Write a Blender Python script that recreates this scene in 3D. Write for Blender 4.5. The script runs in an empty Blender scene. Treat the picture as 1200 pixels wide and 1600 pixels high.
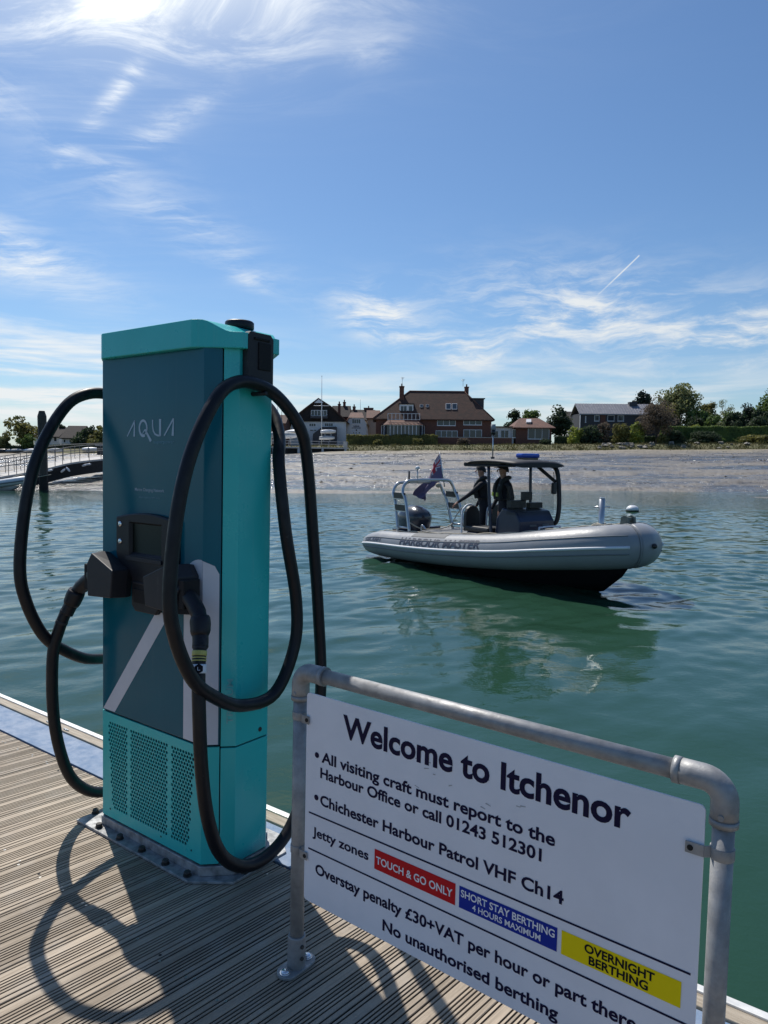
import bpy, bmesh, math, random
import numpy as np
from mathutils import Vector, Matrix

# ------------------------------------------------------------------ scene, camera, light
scene = bpy.context.scene
COL = scene.collection
rad = math.radians
HE = 2.3                      # eye above the water
FPX = 1133.0                  # focal length in pixels of the 1200x1600 photograph


def cam_axes(p, r):
    F = Vector((0, math.cos(p), -math.sin(p)))
    rt = Vector((1, 0, 0))
    up = rt.cross(F)
    R = math.cos(r) * rt + math.sin(r) * up
    U = -math.sin(r) * rt + math.cos(r) * up
    return R, U, F


CR, CU, CF = cam_axes(0.0775, 0.0105)
cam = bpy.data.cameras.new("Camera")
cam.sensor_fit = 'VERTICAL'
cam.sensor_height = 24.0
cam.lens = FPX * 24.0 / 1600.0
cam.clip_start = 0.05
cam.clip_end = 8000
camo = bpy.data.objects.new("Camera", cam)
COL.objects.link(camo)
camo.matrix_world = Matrix(((CR.x, CU.x, -CF.x, 0), (CR.y, CU.y, -CF.y, 0), (CR.z, CU.z, -CF.z, HE), (0, 0, 0, 1)))
scene.camera = camo
scene.view_settings.view_transform = 'Standard'
scene.view_settings.look = 'None'
scene.view_settings.gamma = 1.0
scene.view_settings.exposure = 0.0
scene.cycles.max_bounces = 6
scene.cycles.sample_clamp_indirect = 6.0

SUN_EL, SUN_AZ = rad(54), rad(-28)        # azimuth from +Y towards +X
sdir = Vector((math.sin(SUN_AZ) * math.cos(SUN_EL), math.cos(SUN_AZ) * math.cos(SUN_EL), math.sin(SUN_EL)))
sun = bpy.data.lights.new("Sun", 'SUN')
sun.energy = 4.8
sun.angle = rad(0.53)
sun.color = (1.0, 0.95, 0.87)
suno = bpy.data.objects.new("Sun", sun)
COL.objects.link(suno)
suno.rotation_euler = (-sdir).to_track_quat('-Z', 'Y').to_euler()
suno.location = sdir * 60

# world: Nishita sky with thin cirrus
world = bpy.data.worlds.new("World")
scene.world = world
world.use_nodes = True


class NT:
    """tiny helper for writing node trees as expressions"""

    def __init__(self, nt):
        self.nt = nt
        self.x = 0

    def n(self, typ, **kw):
        nd = self.nt.nodes.new(typ)
        self.x += 1
        nd.location = (self.x * 40, -self.x * 10)
        for k, v in kw.items():
            setattr(nd, k, v)
        return nd

    def lk(self, a, b):
        self.nt.links.new(a, b)

    def put(self, sock, v):
        if hasattr(v, 'is_linked') or isinstance(v, bpy.types.NodeSocket):
            self.lk(v, sock)
        else:
            sock.default_value = v

    def m(self, op, a, b=0.0, c=0.0, clamp=False):
        nd = self.n('ShaderNodeMath', operation=op)
        nd.use_clamp = clamp
        self.put(nd.inputs[0], a)
        self.put(nd.inputs[1], b)
        if len(nd.inputs) > 2:
            self.put(nd.inputs[2], c)
        return nd.outputs[0]

    def xyz(self, v):
        nd = self.n('ShaderNodeSeparateXYZ')
        self.lk(v, nd.inputs[0])
        return nd.outputs[0], nd.outputs[1], nd.outputs[2]

    def vec(self, x, y, z=0.0):
        nd = self.n('ShaderNodeCombineXYZ')
        for s, v in zip(nd.inputs, (x, y, z)):
            self.put(s, v)
        return nd.outputs[0]

    def noise(self, v, scale, detail=4.0, rough=0.55, dist=0.0, out=0):
        nd = self.n('ShaderNodeTexNoise')
        if v is not None:
            self.lk(v, nd.inputs['Vector'])
        nd.inputs['Scale'].default_value = scale
        nd.inputs['Detail'].default_value = detail
        nd.inputs['Roughness'].default_value = rough
        nd.inputs['Distortion'].default_value = dist
        return nd.outputs[out]

    def ramp(self, v, a, b, lo=0.0, hi=1.0, smooth=True):
        nd = self.n('ShaderNodeMapRange')
        nd.interpolation_type = 'SMOOTHSTEP' if smooth else 'LINEAR'
        self.put(nd.inputs[0], v)
        for i, q in enumerate((a, b, lo, hi)):
            nd.inputs[i + 1].default_value = q
        return nd.outputs[0]

    def mix(self, f, a, b):
        nd = self.n('ShaderNodeMix', data_type='RGBA')
        self.put(nd.inputs[0], f)
        for s, v in ((nd.inputs[6], a), (nd.inputs[7], b)):
            if isinstance(v, tuple):
                s.default_value = (*v[:3], 1)
            else:
                self.lk(v, s)
        return nd.outputs[2]

    def map(self, v, loc=(0, 0, 0), rot=(0, 0, 0), scale=(1, 1, 1)):
        nd = self.n('ShaderNodeMapping')
        self.lk(v, nd.inputs[0])
        nd.inputs[1].default_value = loc
        nd.inputs[2].default_value = rot
        nd.inputs[3].default_value = scale
        return nd.outputs[0]


def build_world():
    nt = world.node_tree
    nt.nodes.clear()
    t = NT(nt)
    sky = t.n('ShaderNodeTexSky', sky_type='NISHITA')
    sky.sun_disc = False
    sky.sun_elevation = SUN_EL
    sky.sun_rotation = SUN_AZ
    sky.altitude = 0
    sky.air_density = 1.0
    sky.dust_density = 0.6
    sky.ozone_density = 2.5
    tc = t.n('ShaderNodeTexCoord')
    d = tc.outputs['Generated']
    x, y, z = t.xyz(d)
    az = t.m('ARCTAN2', x, y)
    el = t.m('ARCSINE', z)
    zz = t.m('ADD', t.m('MAXIMUM', z, 0.0), 0.10)
    u = t.m('DIVIDE', x, zz)
    v = t.m('DIVIDE', y, zz)
    pl = t.vec(u, v, 0.0)
    warp = t.noise(t.map(pl, scale=(.5, .5, 1)), 1.3, 3, .5, 0, 1)
    wv = t.n('ShaderNodeVectorMath', operation='MULTIPLY_ADD')
    t.lk(warp, wv.inputs[0])
    wv.inputs[1].default_value = (.9, .9, 0)
    t.lk(pl, wv.inputs[2])
    wp = wv.outputs[0]
    # fine streaks along one wind direction, and softer wisps
    st1 = t.noise(t.map(wp, rot=(0, 0, rad(35)), scale=(1.0, 4.0, 1)), 1.5, 9, .62, .8)
    st2 = t.noise(t.map(wp, rot=(0, 0, rad(-20)), scale=(.8, 3.4, 1)), 2.1, 12, .68, .5)
    ae = t.vec(az, el, 0.0)
    aw = t.n('ShaderNodeVectorMath', operation='MULTIPLY_ADD')
    t.lk(t.noise(ae, 7.0, 4, .55, 0, 1), aw.inputs[0])
    aw.inputs[1].default_value = (.075, .05, 0)
    t.lk(ae, aw.inputs[2])
    st3 = t.noise(t.map(aw.outputs[0], loc=(.1, .4, 0), rot=(0, 0, rad(-24)), scale=(6, 26, 1)), 1.35, 12, .66, .35)
    band = t.noise(t.map(t.vec(az, el, 0), loc=(.3, .7, 0), rot=(0, 0, rad(4)), scale=(2.2, 22, 1)), 1.6, 7, .6, .5)

    def gauss(a0, e0, sa, se, tilt=0.0):
        da = t.m('SUBTRACT', az, rad(a0))
        de = t.m('SUBTRACT', el, rad(e0))
        if tilt:
            c, s = math.cos(rad(tilt)), math.sin(rad(tilt))
            da, de = (t.m('ADD', t.m('MULTIPLY', da, c), t.m('MULTIPLY', de, s)),
                      t.m('SUBTRACT', t.m('MULTIPLY', de, c), t.m('MULTIPLY', da, s)))
        q = t.m('ADD', t.m('POWER', t.m('DIVIDE', t.m('ABSOLUTE', da), rad(sa)), 2.0),
                t.m('POWER', t.m('DIVIDE', t.m('ABSOLUTE', de), rad(se)), 2.0))
        return t.m('EXPONENT', t.m('MULTIPLY', q, -1.0))

    def add(*a):
        r = a[0]
        for b in a[1:]:
            r = t.m('ADD', r, b)
        return r

    def mul(a, b):
        return t.m('MULTIPLY', a, b)

    s1 = t.ramp(st1, .40, .72)
    s2 = t.ramp(st2, .42, .74)
    s3 = t.ramp(st3, .40, .70)
    bb = t.ramp(band, .38, .66)
    top = t.m('MULTIPLY', t.m('ADD', t.m('MULTIPLY', s2, 1.05), .26), add(mul(gauss(-22, 32, 13, 5.2, 4), 1.75), mul(gauss(-10, 32, 8, 3.6, 8), .9), mul(gauss(-24, 40, 30, 8), .9)))
    mid = t.m('MULTIPLY', s3, add(mul(gauss(15, 10.5, 9, 3.2, -6), 1.15), mul(gauss(-.5, 10.5, 3.2, 1.7, -18), 1.3), mul(gauss(6, 8, 3, 1.2, -8), 1.1),
                                 mul(gauss(27, 9, 6, 2.2, 14), .9)))
    left = t.m('MULTIPLY', t.m('MULTIPLY', t.m('ADD', s1, s3), .75), add(mul(gauss(-27, 13.5, 6, 1.6, -16), 1.1), mul(gauss(-19.5, 24.5, 5.5, .55, 50), .75), mul(gauss(-16.5, 22.5, 5, .8, 34), .5), mul(gauss(-15, 16.5, 9, 1.6, -26), .35),
                                  mul(gauss(-22, 20, 8, 4, -20), .16), mul(gauss(-30, 23, 3, 1.2), .8), mul(gauss(-1, 28, 2.5, 1.0, 8), .35),
                                  mul(gauss(-10.5, 13, 2.2, .5, -20), .5)))
    low = t.m('MULTIPLY', bb, add(mul(gauss(-26, 5.0, 14, 3.6), 1.45), mul(gauss(10, 4.4, 24, 2.6), .8)))
    haze = t.m('MULTIPLY', t.m('EXPONENT', t.m('MULTIPLY', t.m('ABSOLUTE', el), -16.0)), .30)
    # condensation trail, a thin straight line
    a0, e0, a1, e1 = TRAIL
    L = math.hypot(a1 - a0, e1 - e0)
    tx, ty = (a1 - a0) / L, (e1 - e0) / L
    da = t.m('SUBTRACT', az, a0)
    de = t.m('SUBTRACT', el, e0)
    al = t.m('ADD', t.m('MULTIPLY', da, tx), t.m('MULTIPLY', de, ty))
    pp = t.m('ABSOLUTE', t.m('SUBTRACT', t.m('MULTIPLY', de, tx), t.m('MULTIPLY', da, ty)))
    trail = t.m('MULTIPLY', t.ramp(pp, 0.0003, 0.0013, 1, 0), t.m('MULTIPLY', t.m('MULTIPLY', t.ramp(al, -.002, .002), t.ramp(al, 0, L * .6, 0.3, .9)), t.ramp(al, L - .001, L + .001, 1, 0)))
    dens = t.m('MINIMUM', add(top, mid, left, low, haze, mul(trail, .7)), .95)
    above = t.ramp(el, -.02, .01)
    dens = t.m('MULTIPLY', dens, above)
    # cloud brightness rises towards the sun (forward scattering)
    dt = t.n('ShaderNodeVectorMath', operation='DOT_PRODUCT')
    t.lk(d, dt.inputs[0])
    dt.inputs[1].default_value = tuple(sdir)
    fwd = t.m('POWER', t.m('MAXIMUM', dt.outputs['Value'], 0.0), 5.0)
    br = t.m('ADD', 7.6, t.m('MULTIPLY', fwd, 5.0))
    cl = t.n('ShaderNodeVectorMath', operation='SCALE')
    cl.inputs[0].default_value = (.95, .985, 1.0)
    t.lk(br, cl.inputs['Scale'])
    # slightly deeper, more violet blue overhead as in the photograph
    tint = t.n('ShaderNodeVectorMath', operation='MULTIPLY')
    t.lk(sky.outputs[0], tint.inputs[0])
    tint.inputs[1].default_value = SKY_TINT
    col = t.mix(dens, tint.outputs[0], cl.outputs[0])
    bg = t.n('ShaderNodeBackground')
    t.lk(col, bg.inputs[0])
    bg.inputs[1].default_value = 0.11
    out = t.n('ShaderNodeOutputWorld')
    t.lk(bg.outputs[0], out.inputs[0])


SKY_TINT = (0.64, 0.82, 0.98)


def pix_dir(px, py):
    return (CF + CR * ((px - 600) / FPX) + CU * ((800 - py) / FPX))


def pix_azel(px, py):
    d = pix_dir(px, py).normalized()
    return math.atan2(d.x, d.y), math.asin(d.z)


TRAIL = (*pix_azel(934, 461), *pix_azel(999, 399))
build_world()


def at(px, py, Y):
    """world point on the vertical plane at distance Y seen at photo pixel px, py"""
    d = pix_dir(px, py)
    return Vector((0, 0, HE)) + d * (Y / d.y)


# pontoon frame: the pontoon floats about a degree out of level
DR, DU, DF = cam_axes(0.06, 0.0225)
Mw = Matrix((CR, CU, CF)).transposed()
Md = Matrix((DR, DU, DF)).transposed()
PONT = Matrix.Translation((0, 0, HE)) @ (Mw @ Md.transposed()).to_4x4() @ Matrix.Translation((0, 0, -1.55))
CHG = PONT @ Matrix.Translation((-1.1695, 3.0084, 0)) @ Matrix.Rotation(-.6387, 4, 'Z')
SGN = PONT @ Matrix.Translation((-.2399, 2.1579, 0)) @ Matrix.Rotation(-.6619, 4, 'Z')

# ------------------------------------------------------------------ mesh helpers


def cat(pts, k=6, closed=False):
    """Catmull-Rom through pts"""
    P = [Vector(p) for p in pts]
    n = len(P)
    out = []
    rng = range(n) if closed else range(n - 1)
    for i in rng:
        p1, p2 = P[i], P[(i + 1) % n]
        p0 = P[(i - 1) % n] if (closed or i > 0) else p1 * 2 - p2
        p3 = P[(i + 2) % n] if (closed or i + 2 < n) else p2 * 2 - p1
        for j in range(k):
            s = j / k
            out.append(.5 * ((2 * p1) + (p2 - p0) * s + (2 * p0 - 5 * p1 + 4 * p2 - p3) * s * s + (3 * p1 - p0 - 3 * p2 + p3) * s ** 3))
    if not closed:
        out.append(P[-1])
    return out


class MB:
    def __init__(self):
        self.v, self.f, self.mi, self.sm = [], [], [], []

    def face(self, idx, mi=0, sm=False):
        self.f.append(tuple(idx))
        self.mi.append(mi)
        self.sm.append(sm)

    def pts(self, ps):
        b = len(self.v)
        self.v.extend(tuple(p) for p in ps)
        return b

    def quad(self, a, b, c, d, mi=0):
        i = self.pts((a, b, c, d))
        self.face((i, i + 1, i + 2, i + 3), mi)
        return self

    def poly(self, ps, mi=0):
        i = self.pts(ps)
        self.face(range(i, i + len(ps)), mi)
        return self

    def box(self, a, b, mi=0, M=None):
        x0, y0, z0 = a
        x1, y1, z1 = b
        P = [(x0, y0, z0), (x1, y0, z0), (x1, y1, z0), (x0, y1, z0), (x0, y0, z1), (x1, y0, z1), (x1, y1, z1), (x0, y1, z1)]
        if M is not None:
            P = [M @ Vector(p) for p in P]
        i = self.pts(P)
        for q in ((0, 3, 2, 1), (4, 5, 6, 7), (0, 1, 5, 4), (1, 2, 6, 5), (2, 3, 7, 6), (3, 0, 4, 7)):
            self.face([i + k for k in q], mi)
        return self

    def loft(self, rings, mi=0, sm=True, caps=True, closed=True):
        n = len(rings[0])
        b = [self.pts(r) for r in rings]
        for a, c in zip(b, b[1:]):
            for k in range(n if closed else n - 1):
                k2 = (k + 1) % n
                self.face((a + k, a + k2, c + k2, c + k), mi, sm)
        if caps:
            self.face([b[0] + k for k in range(n)][::-1], mi)
            self.face([b[-1] + k for k in range(n)], mi)
        return self

    def prism(self, poly, axis, a, b, mi=0, M=None):
        """poly of 2-d points extruded along axis ('x','y','z') from a to b"""
        def mk(p, h):
            if axis == 'z':
                q = (p[0], p[1], h)
            elif axis == 'y':
                q = (p[0], h, p[1])
            else:
                q = (h, p[0], p[1])
            return M @ Vector(q) if M is not None else q
        return self.loft([[mk(p, a) for p in poly], [mk(p, b) for p in poly]], mi, False)

    def tube(self, path, r, n=10, mi=0, caps=True, closed=False, sx=1.0):
        P = [Vector(p) for p in path]
        m = len(P)
        R = r if hasattr(r, '__len__') else [r] * m
        T = []
        for i in range(m):
            if closed:
                t = P[(i + 1) % m] - P[i - 1]
            else:
                t = P[min(i + 1, m - 1)] - P[max(i - 1, 0)]
            T.append(t.normalized() if t.length > 1e-9 else Vector((0, 0, 1)))
        a = Vector((0, 0, 1)) if abs(T[0].z) < .9 else Vector((1, 0, 0))
        N = (a - T[0] * a.dot(T[0])).normalized()
        rings = []
        for i in range(m):
            N = (N - T[i] * N.dot(T[i])).normalized()
            B = T[i].cross(N)
            rings.append([P[i] + (N * math.cos(2 * math.pi * k / n) + B * math.sin(2 * math.pi * k / n) * sx) * R[i] for k in range(n)])
        if closed:
            rings.append(rings[0])
            caps = False
        return self.loft(rings, mi, True, caps)

    def cyl(self, a, b, r, r2=None, n=16, mi=0):
        return self.tube([a, b], [r, r if r2 is None else r2], n, mi)

    def lathe(self, prof, c=(0, 0, 0), n=16, mi=0, M=None):
        rings = []
        for (r, z) in prof:
            ring = [Vector((c[0] + r * math.cos(2 * math.pi * k / n), c[1] + r * math.sin(2 * math.pi * k / n), c[2] + z)) for k in range(n)]
            rings.append([M @ p for p in ring] if M is not None else ring)
        return self.loft(rings, mi)

    def ell(self, c, r, n=12, m=8, mi=0, M=None):
        rings = []
        for j in range(m + 1):
            th = -math.pi / 2 + math.pi * j / m
            cr, sr = max(math.cos(th), 1e-3), math.sin(th)
            ring = [Vector((c[0] + r[0] * cr * math.cos(2 * math.pi * k / n), c[1] + r[1] * cr * math.sin(2 * math.pi * k / n), c[2] + r[2] * sr)) for k in range(n)]
            rings.append([M @ p for p in ring] if M is not None else ring)
        return self.loft(rings, mi)

    def grid(self, fn, nu, nv, mi=0, sm=True):
        b = self.pts([fn(i / nu, j / nv) for j in range(nv + 1) for i in range(nu + 1)])
        for j in range(nv):
            for i in range(nu):
                k = b + j * (nu + 1) + i
                self.face((k, k + 1, k + nu + 2, k + nu + 1), mi, sm)
        return self

    def build(self, name, mats, parent=None, M=None, bev=0.0, seg=2, angle=35):
        me = bpy.data.meshes.new(name)
        me.from_pydata(self.v, [], self.f)
        if not isinstance(mats, (list, tuple)):
            mats = [mats]
        for m in mats:
            me.materials.append(m)
        me.polygons.foreach_set('material_index', self.mi)
        me.polygons.foreach_set('use_smooth', self.sm)
        me.update()
        o = bpy.data.objects.new(name, me)
        COL.objects.link(o)
        if parent is not None:
            o.parent = parent
        if M is not None:
            o.matrix_local = M
        if bev:
            b = o.modifiers.new('bevel', 'BEVEL')
            b.width = bev
            b.segments = seg
            b.limit_method = 'ANGLE'
            b.angle_limit = rad(angle)
            b.harden_normals = False
        return o


def empty(name, M=None, loc=None, rz=0.0):
    o = bpy.data.objects.new(name, None)
    o.empty_display_size = .2
    COL.objects.link(o)
    if M is not None:
        o.matrix_world = M
    elif loc is not None:
        o.matrix_world = Matrix.Translation(loc) @ Matrix.Rotation(rz, 4, 'Z')
    return o


def tag(o, label=None, cat_=None, group=None, kind=None):
    if label:
        o['label'] = label
    if cat_:
        o['category'] = cat_
    if group:
        o['group'] = group
    if kind:
        o['kind'] = kind
    return o


def copy_tree(o, parent=None):
    c = o.copy()
    COL.objects.link(c)
    if parent is not None:
        c.parent = parent
    for ch in list(o.children):
        copy_tree(ch, c)
    return c


# ------------------------------------------------------------------ materials


def mat(name, col, rough=.5, metal=0.0, var=0.0, vscale=6.0, bump=0.0, bscale=40.0, spec=None, rvar=0.0, col2=None, stretch=None, coat=0.0, salt=0.0):
    m = bpy.data.materials.new(name)
    m.use_nodes = True
    nt = m.node_tree
    p = nt.nodes['Principled BSDF']
    t = NT(nt)
    tc = t.n('ShaderNodeTexCoord').outputs['Object']
    if stretch:
        tc = t.map(tc, scale=stretch)
    p.inputs['Base Color'].default_value = (*col, 1)
    p.inputs['Roughness'].default_value = rough
    p.inputs['Metallic'].default_value = metal
    if spec is not None:
        p.inputs['Specular IOR Level'].default_value = spec
    if coat:
        p.inputs['Coat Weight'].default_value = coat
        p.inputs['Coat Roughness'].default_value = .08
    if var or col2:
        f = t.ramp(t.noise(tc, vscale, 6, .6), .3, .7)
        c2 = col2 if col2 else tuple(c * (1 - var) for c in col)
        t.lk(t.mix(f, tuple(min(1, c * (1 + (var if not col2 else 0))) for c in col), c2), p.inputs['Base Color'])
    if salt:
        # dried salt: thin runs, a few spatters and wiped patches
        run = t.noise(t.map(tc, scale=(34, 34, 1.1)), 1.0, 5, .6)
        spat = t.noise(tc, 70, 2, .5)
        blot = t.noise(tc, 3.2, 5, .62)
        k = t.m('MULTIPLY', t.ramp(run, .52, .74), t.ramp(blot, .42, .66))
        k = t.m('ADD', k, t.m('MULTIPLY', t.ramp(spat, .68, .76), t.ramp(blot, .50, .36)))
        k = t.m('MULTIPLY', t.m('MINIMUM', k, 1.0), salt)
        src = p.inputs['Base Color'].links[0].from_socket if p.inputs['Base Color'].is_linked else col
        t.lk(t.mix(k, src, (.55, .56, .55)), p.inputs['Base Color'])
    if rvar:
        f = t.noise(tc, vscale * 2.3, 5, .6)
        t.lk(t.ramp(f, .3, .7, max(.02, rough - rvar), min(1, rough + rvar)), p.inputs['Roughness'])
    if bump:
        b = t.n('ShaderNodeBump')
        b.inputs['Strength'].default_value = 1.0
        b.inputs['Distance'].default_value = bump
        t.lk(t.noise(tc, bscale, 5, .6), b.inputs['Height'])
        t.lk(b.outputs[0], p.inputs['Normal'])
    return m


M_ = {}
M_['teal'] = mat('teal_paint', (.032, .51, .49), .32, salt=.10, var=.03, vscale=3, rvar=.06, bump=.0002, bscale=350)
M_['door'] = mat('petrol_blue_paint', (.005, .112, .155), .17, salt=.03, var=.05, vscale=2.5, rvar=.04, spec=.26)
M_['white_vinyl'] = mat('white_vinyl', (.62, .62, .66), .35, var=.04)
M_['logo'] = mat('pale_logo', (.36, .47, .56), .4)
M_['logo_faint'] = mat('faint_logo', (.10, .26, .34), .4)
M_['teal_logo'] = mat('faint_teal_logo', (.14, .46, .46), .4)
M_['black'] = mat('black_plastic', (.012, .012, .016), .45, spec=.35, salt=.06, var=.1, vscale=10, bump=.0003, bscale=500)
M_['grey_plastic'] = mat('grey_plastic', (.026, .026, .031), .5, spec=.35, salt=.08, var=.08, bump=.0002, bscale=500)
M_['rubber'] = mat('cable_rubber', (.009, .009, .012), .42, spec=.3, salt=.05, var=.15, vscale=14, rvar=.08)
M_['void'] = mat('dark_void', (.006, .006, .007), .8)
M_['screen'] = mat('screen_glass', (.004, .007, .006), .12, spec=.22)
M_['chrome'] = mat('chrome', (.75, .75, .77), .18, 1.0)
M_['galv'] = mat('galvanised_steel', (.30, .30, .30), .55, .4, var=.18, vscale=22, rvar=.10, bump=.0006, bscale=120)
M_['plate'] = mat('zinc_plate', (.30, .305, .31), .6, .35, var=.35, vscale=30, rvar=.15, bump=.0006, bscale=90)
M_['bolt'] = mat('dark_bolt', (.05, .048, .045), .65, .3, var=.3, vscale=60)
M_['yellow_band'] = mat('yellow_band', (.50, .46, .12), .4)
M_['sign_white'] = mat('sign_white', (.75, .765, .82), .38, var=.035, vscale=5, rvar=.05)
M_['navy'] = mat('navy_print', (.010, .007, .036), .6, spec=.15)
M_['red_print'] = mat('red_print', (.56, .012, .018), .5, spec=.15)
M_['blue_print'] = mat('blue_print', (.010, .030, .30), .5, spec=.15)
M_['yellow_print'] = mat('yellow_print', (.85, .66, .005), .5, spec=.15)
M_['white_print'] = mat('white_print', (.78, .79, .83), .4)
M_['black_print'] = mat('black_print', (.008, .008, .012), .6, spec=.15)
M_['scuff'] = mat('grey_scuff', (.40, .41, .42), .6)


def text_mesh(body, x0, x1, zb, cap, m, parent, y=-.001, bold=.028, name='lettering', back=False, axis='xz', label=None):
    """letters standing on the plane y, baseline zb, cap height cap, stretched from x0 to x1"""
    def outline(s):
        c = bpy.data.curves.new('t', 'FONT')
        c.body = s
        c.size = 1.0
        c.offset = bold
        c.resolution_u = 4
        c.space_word = 1.0
        o = bpy.data.objects.new('t', c)
        COL.objects.link(o)
        dg = bpy.context.evaluated_depsgraph_get()
        me = bpy.data.meshes.new_from_object(o.evaluated_get(dg))
        bpy.data.objects.remove(o)
        bpy.data.curves.remove(c)
        return me
    h = outline('H')
    ys = [v.co.y for v in h.vertices]
    capn = max(ys)
    me = outline(body)
    me.name = name
    xs = [v.co.x for v in me.vertices]
    mn, mx = min(xs), max(xs)
    sx = (x1 - x0) / (mx - mn)
    sz = cap / capn
    for v in me.vertices:
        a, b = x0 + (v.co.x - mn) * sx, zb + v.co.y * sz
        v.co = (a, y, b) if axis == 'xz' else (a, b, y)
    me.materials.clear()
    me.materials.append(m)
    o = bpy.data.objects.new(name, me)
    COL.objects.link(o)
    o.parent = parent
    return o

# ------------------------------------------------------------------ pontoon deck (floats; tilted frame CHG: x along the edge, y to the water)
def deck_material():
    m = mat('weathered_decking', (.30, .255, .205), .72)
    nt = m.node_tree
    t = NT(nt)
    p = nt.nodes['Principled BSDF']
    tc = t.n('ShaderNodeTexCoord').outputs['Object']
    x, y, z = t.xyz(tc)
    xb = t.m('SUBTRACT', x, t.m('MULTIPLY', y, .1))
    board = t.m('FLOOR', t.m('DIVIDE', t.m('SUBTRACT', xb, .05), .146))
    wn = t.n('ShaderNodeTexWhiteNoise', noise_dimensions='1D')
    t.lk(board, wn.inputs['W'])
    grain = t.noise(t.vec(t.m('MULTIPLY', xb, 60.0), t.m('MULTIPLY', y, 2.2), t.m('MULTIPLY', board, 3.7)), 1.6, 8, .65)
    blot = t.noise(tc, 5.5, 6, .62)
    spots = t.noise(tc, 60, 3, .6)
    c = t.mix(t.ramp(wn.outputs[0], 0, 1), (.46, .37, .27), (.30, .237, .168))
    c = t.mix(t.m('MULTIPLY', t.ramp(grain, .35, .7), .55), c, (.15, .122, .095))
    c = t.mix(t.m('MULTIPLY', t.ramp(blot, .45, .72), .45), c, (.40, .355, .30))
    c = t.mix(t.m('MULTIPLY', t.ramp(spots, .62, .75), .35), c, (.08, .07, .055))
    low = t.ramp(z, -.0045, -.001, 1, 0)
    c = t.mix(t.m('MULTIPLY', low, .85), c, (.045, .036, .027))      # darker tone low down in the grooves
    t.lk(c, p.inputs['Base Color'])
    t.lk(t.ramp(grain, .3, .7, .62, .82), p.inputs['Roughness'])
    b = t.n('ShaderNodeBump')
    b.inputs['Distance'].default_value = .0016
    t.lk(t.m('ADD', grain, t.m('MULTIPLY', spots, .5)), b.inputs['Height'])
    t.lk(b.outputs[0], p.inputs['Normal'])
    return m


M_['deck'] = deck_material()
M_['blue_strip'] = mat('worn_blue_coating', (.115, .19, .31), .7, var=.0, vscale=9, col2=(.215, .275, .375), bump=.0012, bscale=180, rvar=.12)
M_['kerb_timber'] = mat('pale_kerb_timber', (.42, .36, .28), .7, vscale=7, col2=(.27, .22, .16), stretch=(1, 14, 14), bump=.0012, bscale=60)
M_['alu'] = mat('white_aluminium', (.70, .69, .66), .45, .25, var=.08, vscale=14, rvar=.1)
M_['float'] = mat('float_concrete', (.16, .16, .15), .8, vscale=4, col2=(.06, .07, .05), bump=.004, bscale=20)
M_['screw'] = mat('steel_screw', (.55, .55, .53), .35, .9)


def build_deck():
    rnd = random.Random(5)
    W, P = .141, .146
    # cross-section: broad edge bands and fine grooves
    prof = [(0, -.03), (0, -.002), (.002, 0)]
    gx = [.012, .048, .061, .074, .087, .100, .122]
    gw, gd = .0062, .0075
    for g in gx:
        prof += [(g - gw / 2, 0), (g - gw * .3, -gd), (g + gw * .3, -gd), (g + gw / 2, 0)]
    prof += [(W - .002, 0), (W, -.002), (W, -.03)]
    mb = MB()
    k0, k1 = -22, 26
    for k in range(k0, k1):
        x0 = .05 + k * P + rnd.uniform(-.0012, .0012)
        dz = rnd.uniform(-.0012, .0008)
        ya, yb = -3.6, .252
        rings = []
        for yy in (ya, yb):
            rings.append([(x0 + a + .1 * yy, yy + 0 * a, b + dz) for a, b in prof])
        mb.loft(rings, 0, False, True, False)
        # end face of the board
        i = mb.pts([(x0 + .1 * yb, yb, -.03), (x0 + W + .1 * yb, yb, -.03), (x0 + W + .1 * yb, yb, dz - .006), (x0 + .1 * yb, yb, dz - .006)])
        mb.face((i, i + 1, i + 2, i + 3))
        for yy in (.19, -.36, -.95, -1.55, -2.2):
            for a in (.009, .132):
                xx, y2 = x0 + a + .1 * yy + rnd.uniform(-.0015, .0015), yy + rnd.uniform(-.012, .012)
                r = .0042
                if rnd.random() < .82:
                    mb.poly([(xx + r * math.cos(q * math.pi / 4), y2 + r * math.sin(q * math.pi / 4), dz + .0009) for q in range(8)], 1)
                    mb.poly([(xx + r * .4 * math.cos(q * math.pi / 4), y2 + r * .4 * math.sin(q * math.pi / 4), dz + .0014) for q in range(8)], 2)
                else:
                    mb.poly([(xx + r * 1.3 * math.cos(q * math.pi / 4), y2 + r * 1.3 * math.sin(q * math.pi / 4), dz + .0009) for q in range(8)], 2)
    # one near-black sheet under the whole deck, seen through the gaps
    mb.box((-3.8, -3.6, -.12), (4.6, .25, -.034), 2)
    o = mb.build('pontoon_deck', [M_['deck'], M_['screw'], M_['void']], None, CHG)
    tag(o, kind='structure')
    s = MB().box((-4.2, .262, -.03), (5.2, .462, .004)).build('blue_walkway_strip', M_['blue_strip'], None, CHG, bev=.002)
    tag(s, kind='structure')
    kb = MB()
    kb.box((-4.2, .466, -.05), (5.2, .523, .012), 0)
    for x in (-1.35, -1.16, -.2, .1, .95, 1.5, 2.05):
        kb.box((x, .478, .012), (x + .05, .486, .020), 2)
        kb.cyl((x + .025, .482, .010), (x + .025, .482, .018), .008, n=8, mi=2)
    kb.box((-4.2, .525, -.24), (5.2, .556, .018), 1)
    k = kb.build('kerb_strip', [M_['kerb_timber'], M_['alu'], M_['screw']], None, CHG, bev=.003)
    tag(k, kind='structure')
    f = MB().box((-4.2, -3.6, -1.15), (5.2, .52, -.125)).build('pontoon_float', M_['float'], None, CHG)
    tag(f, kind='structure')


build_deck()


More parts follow.
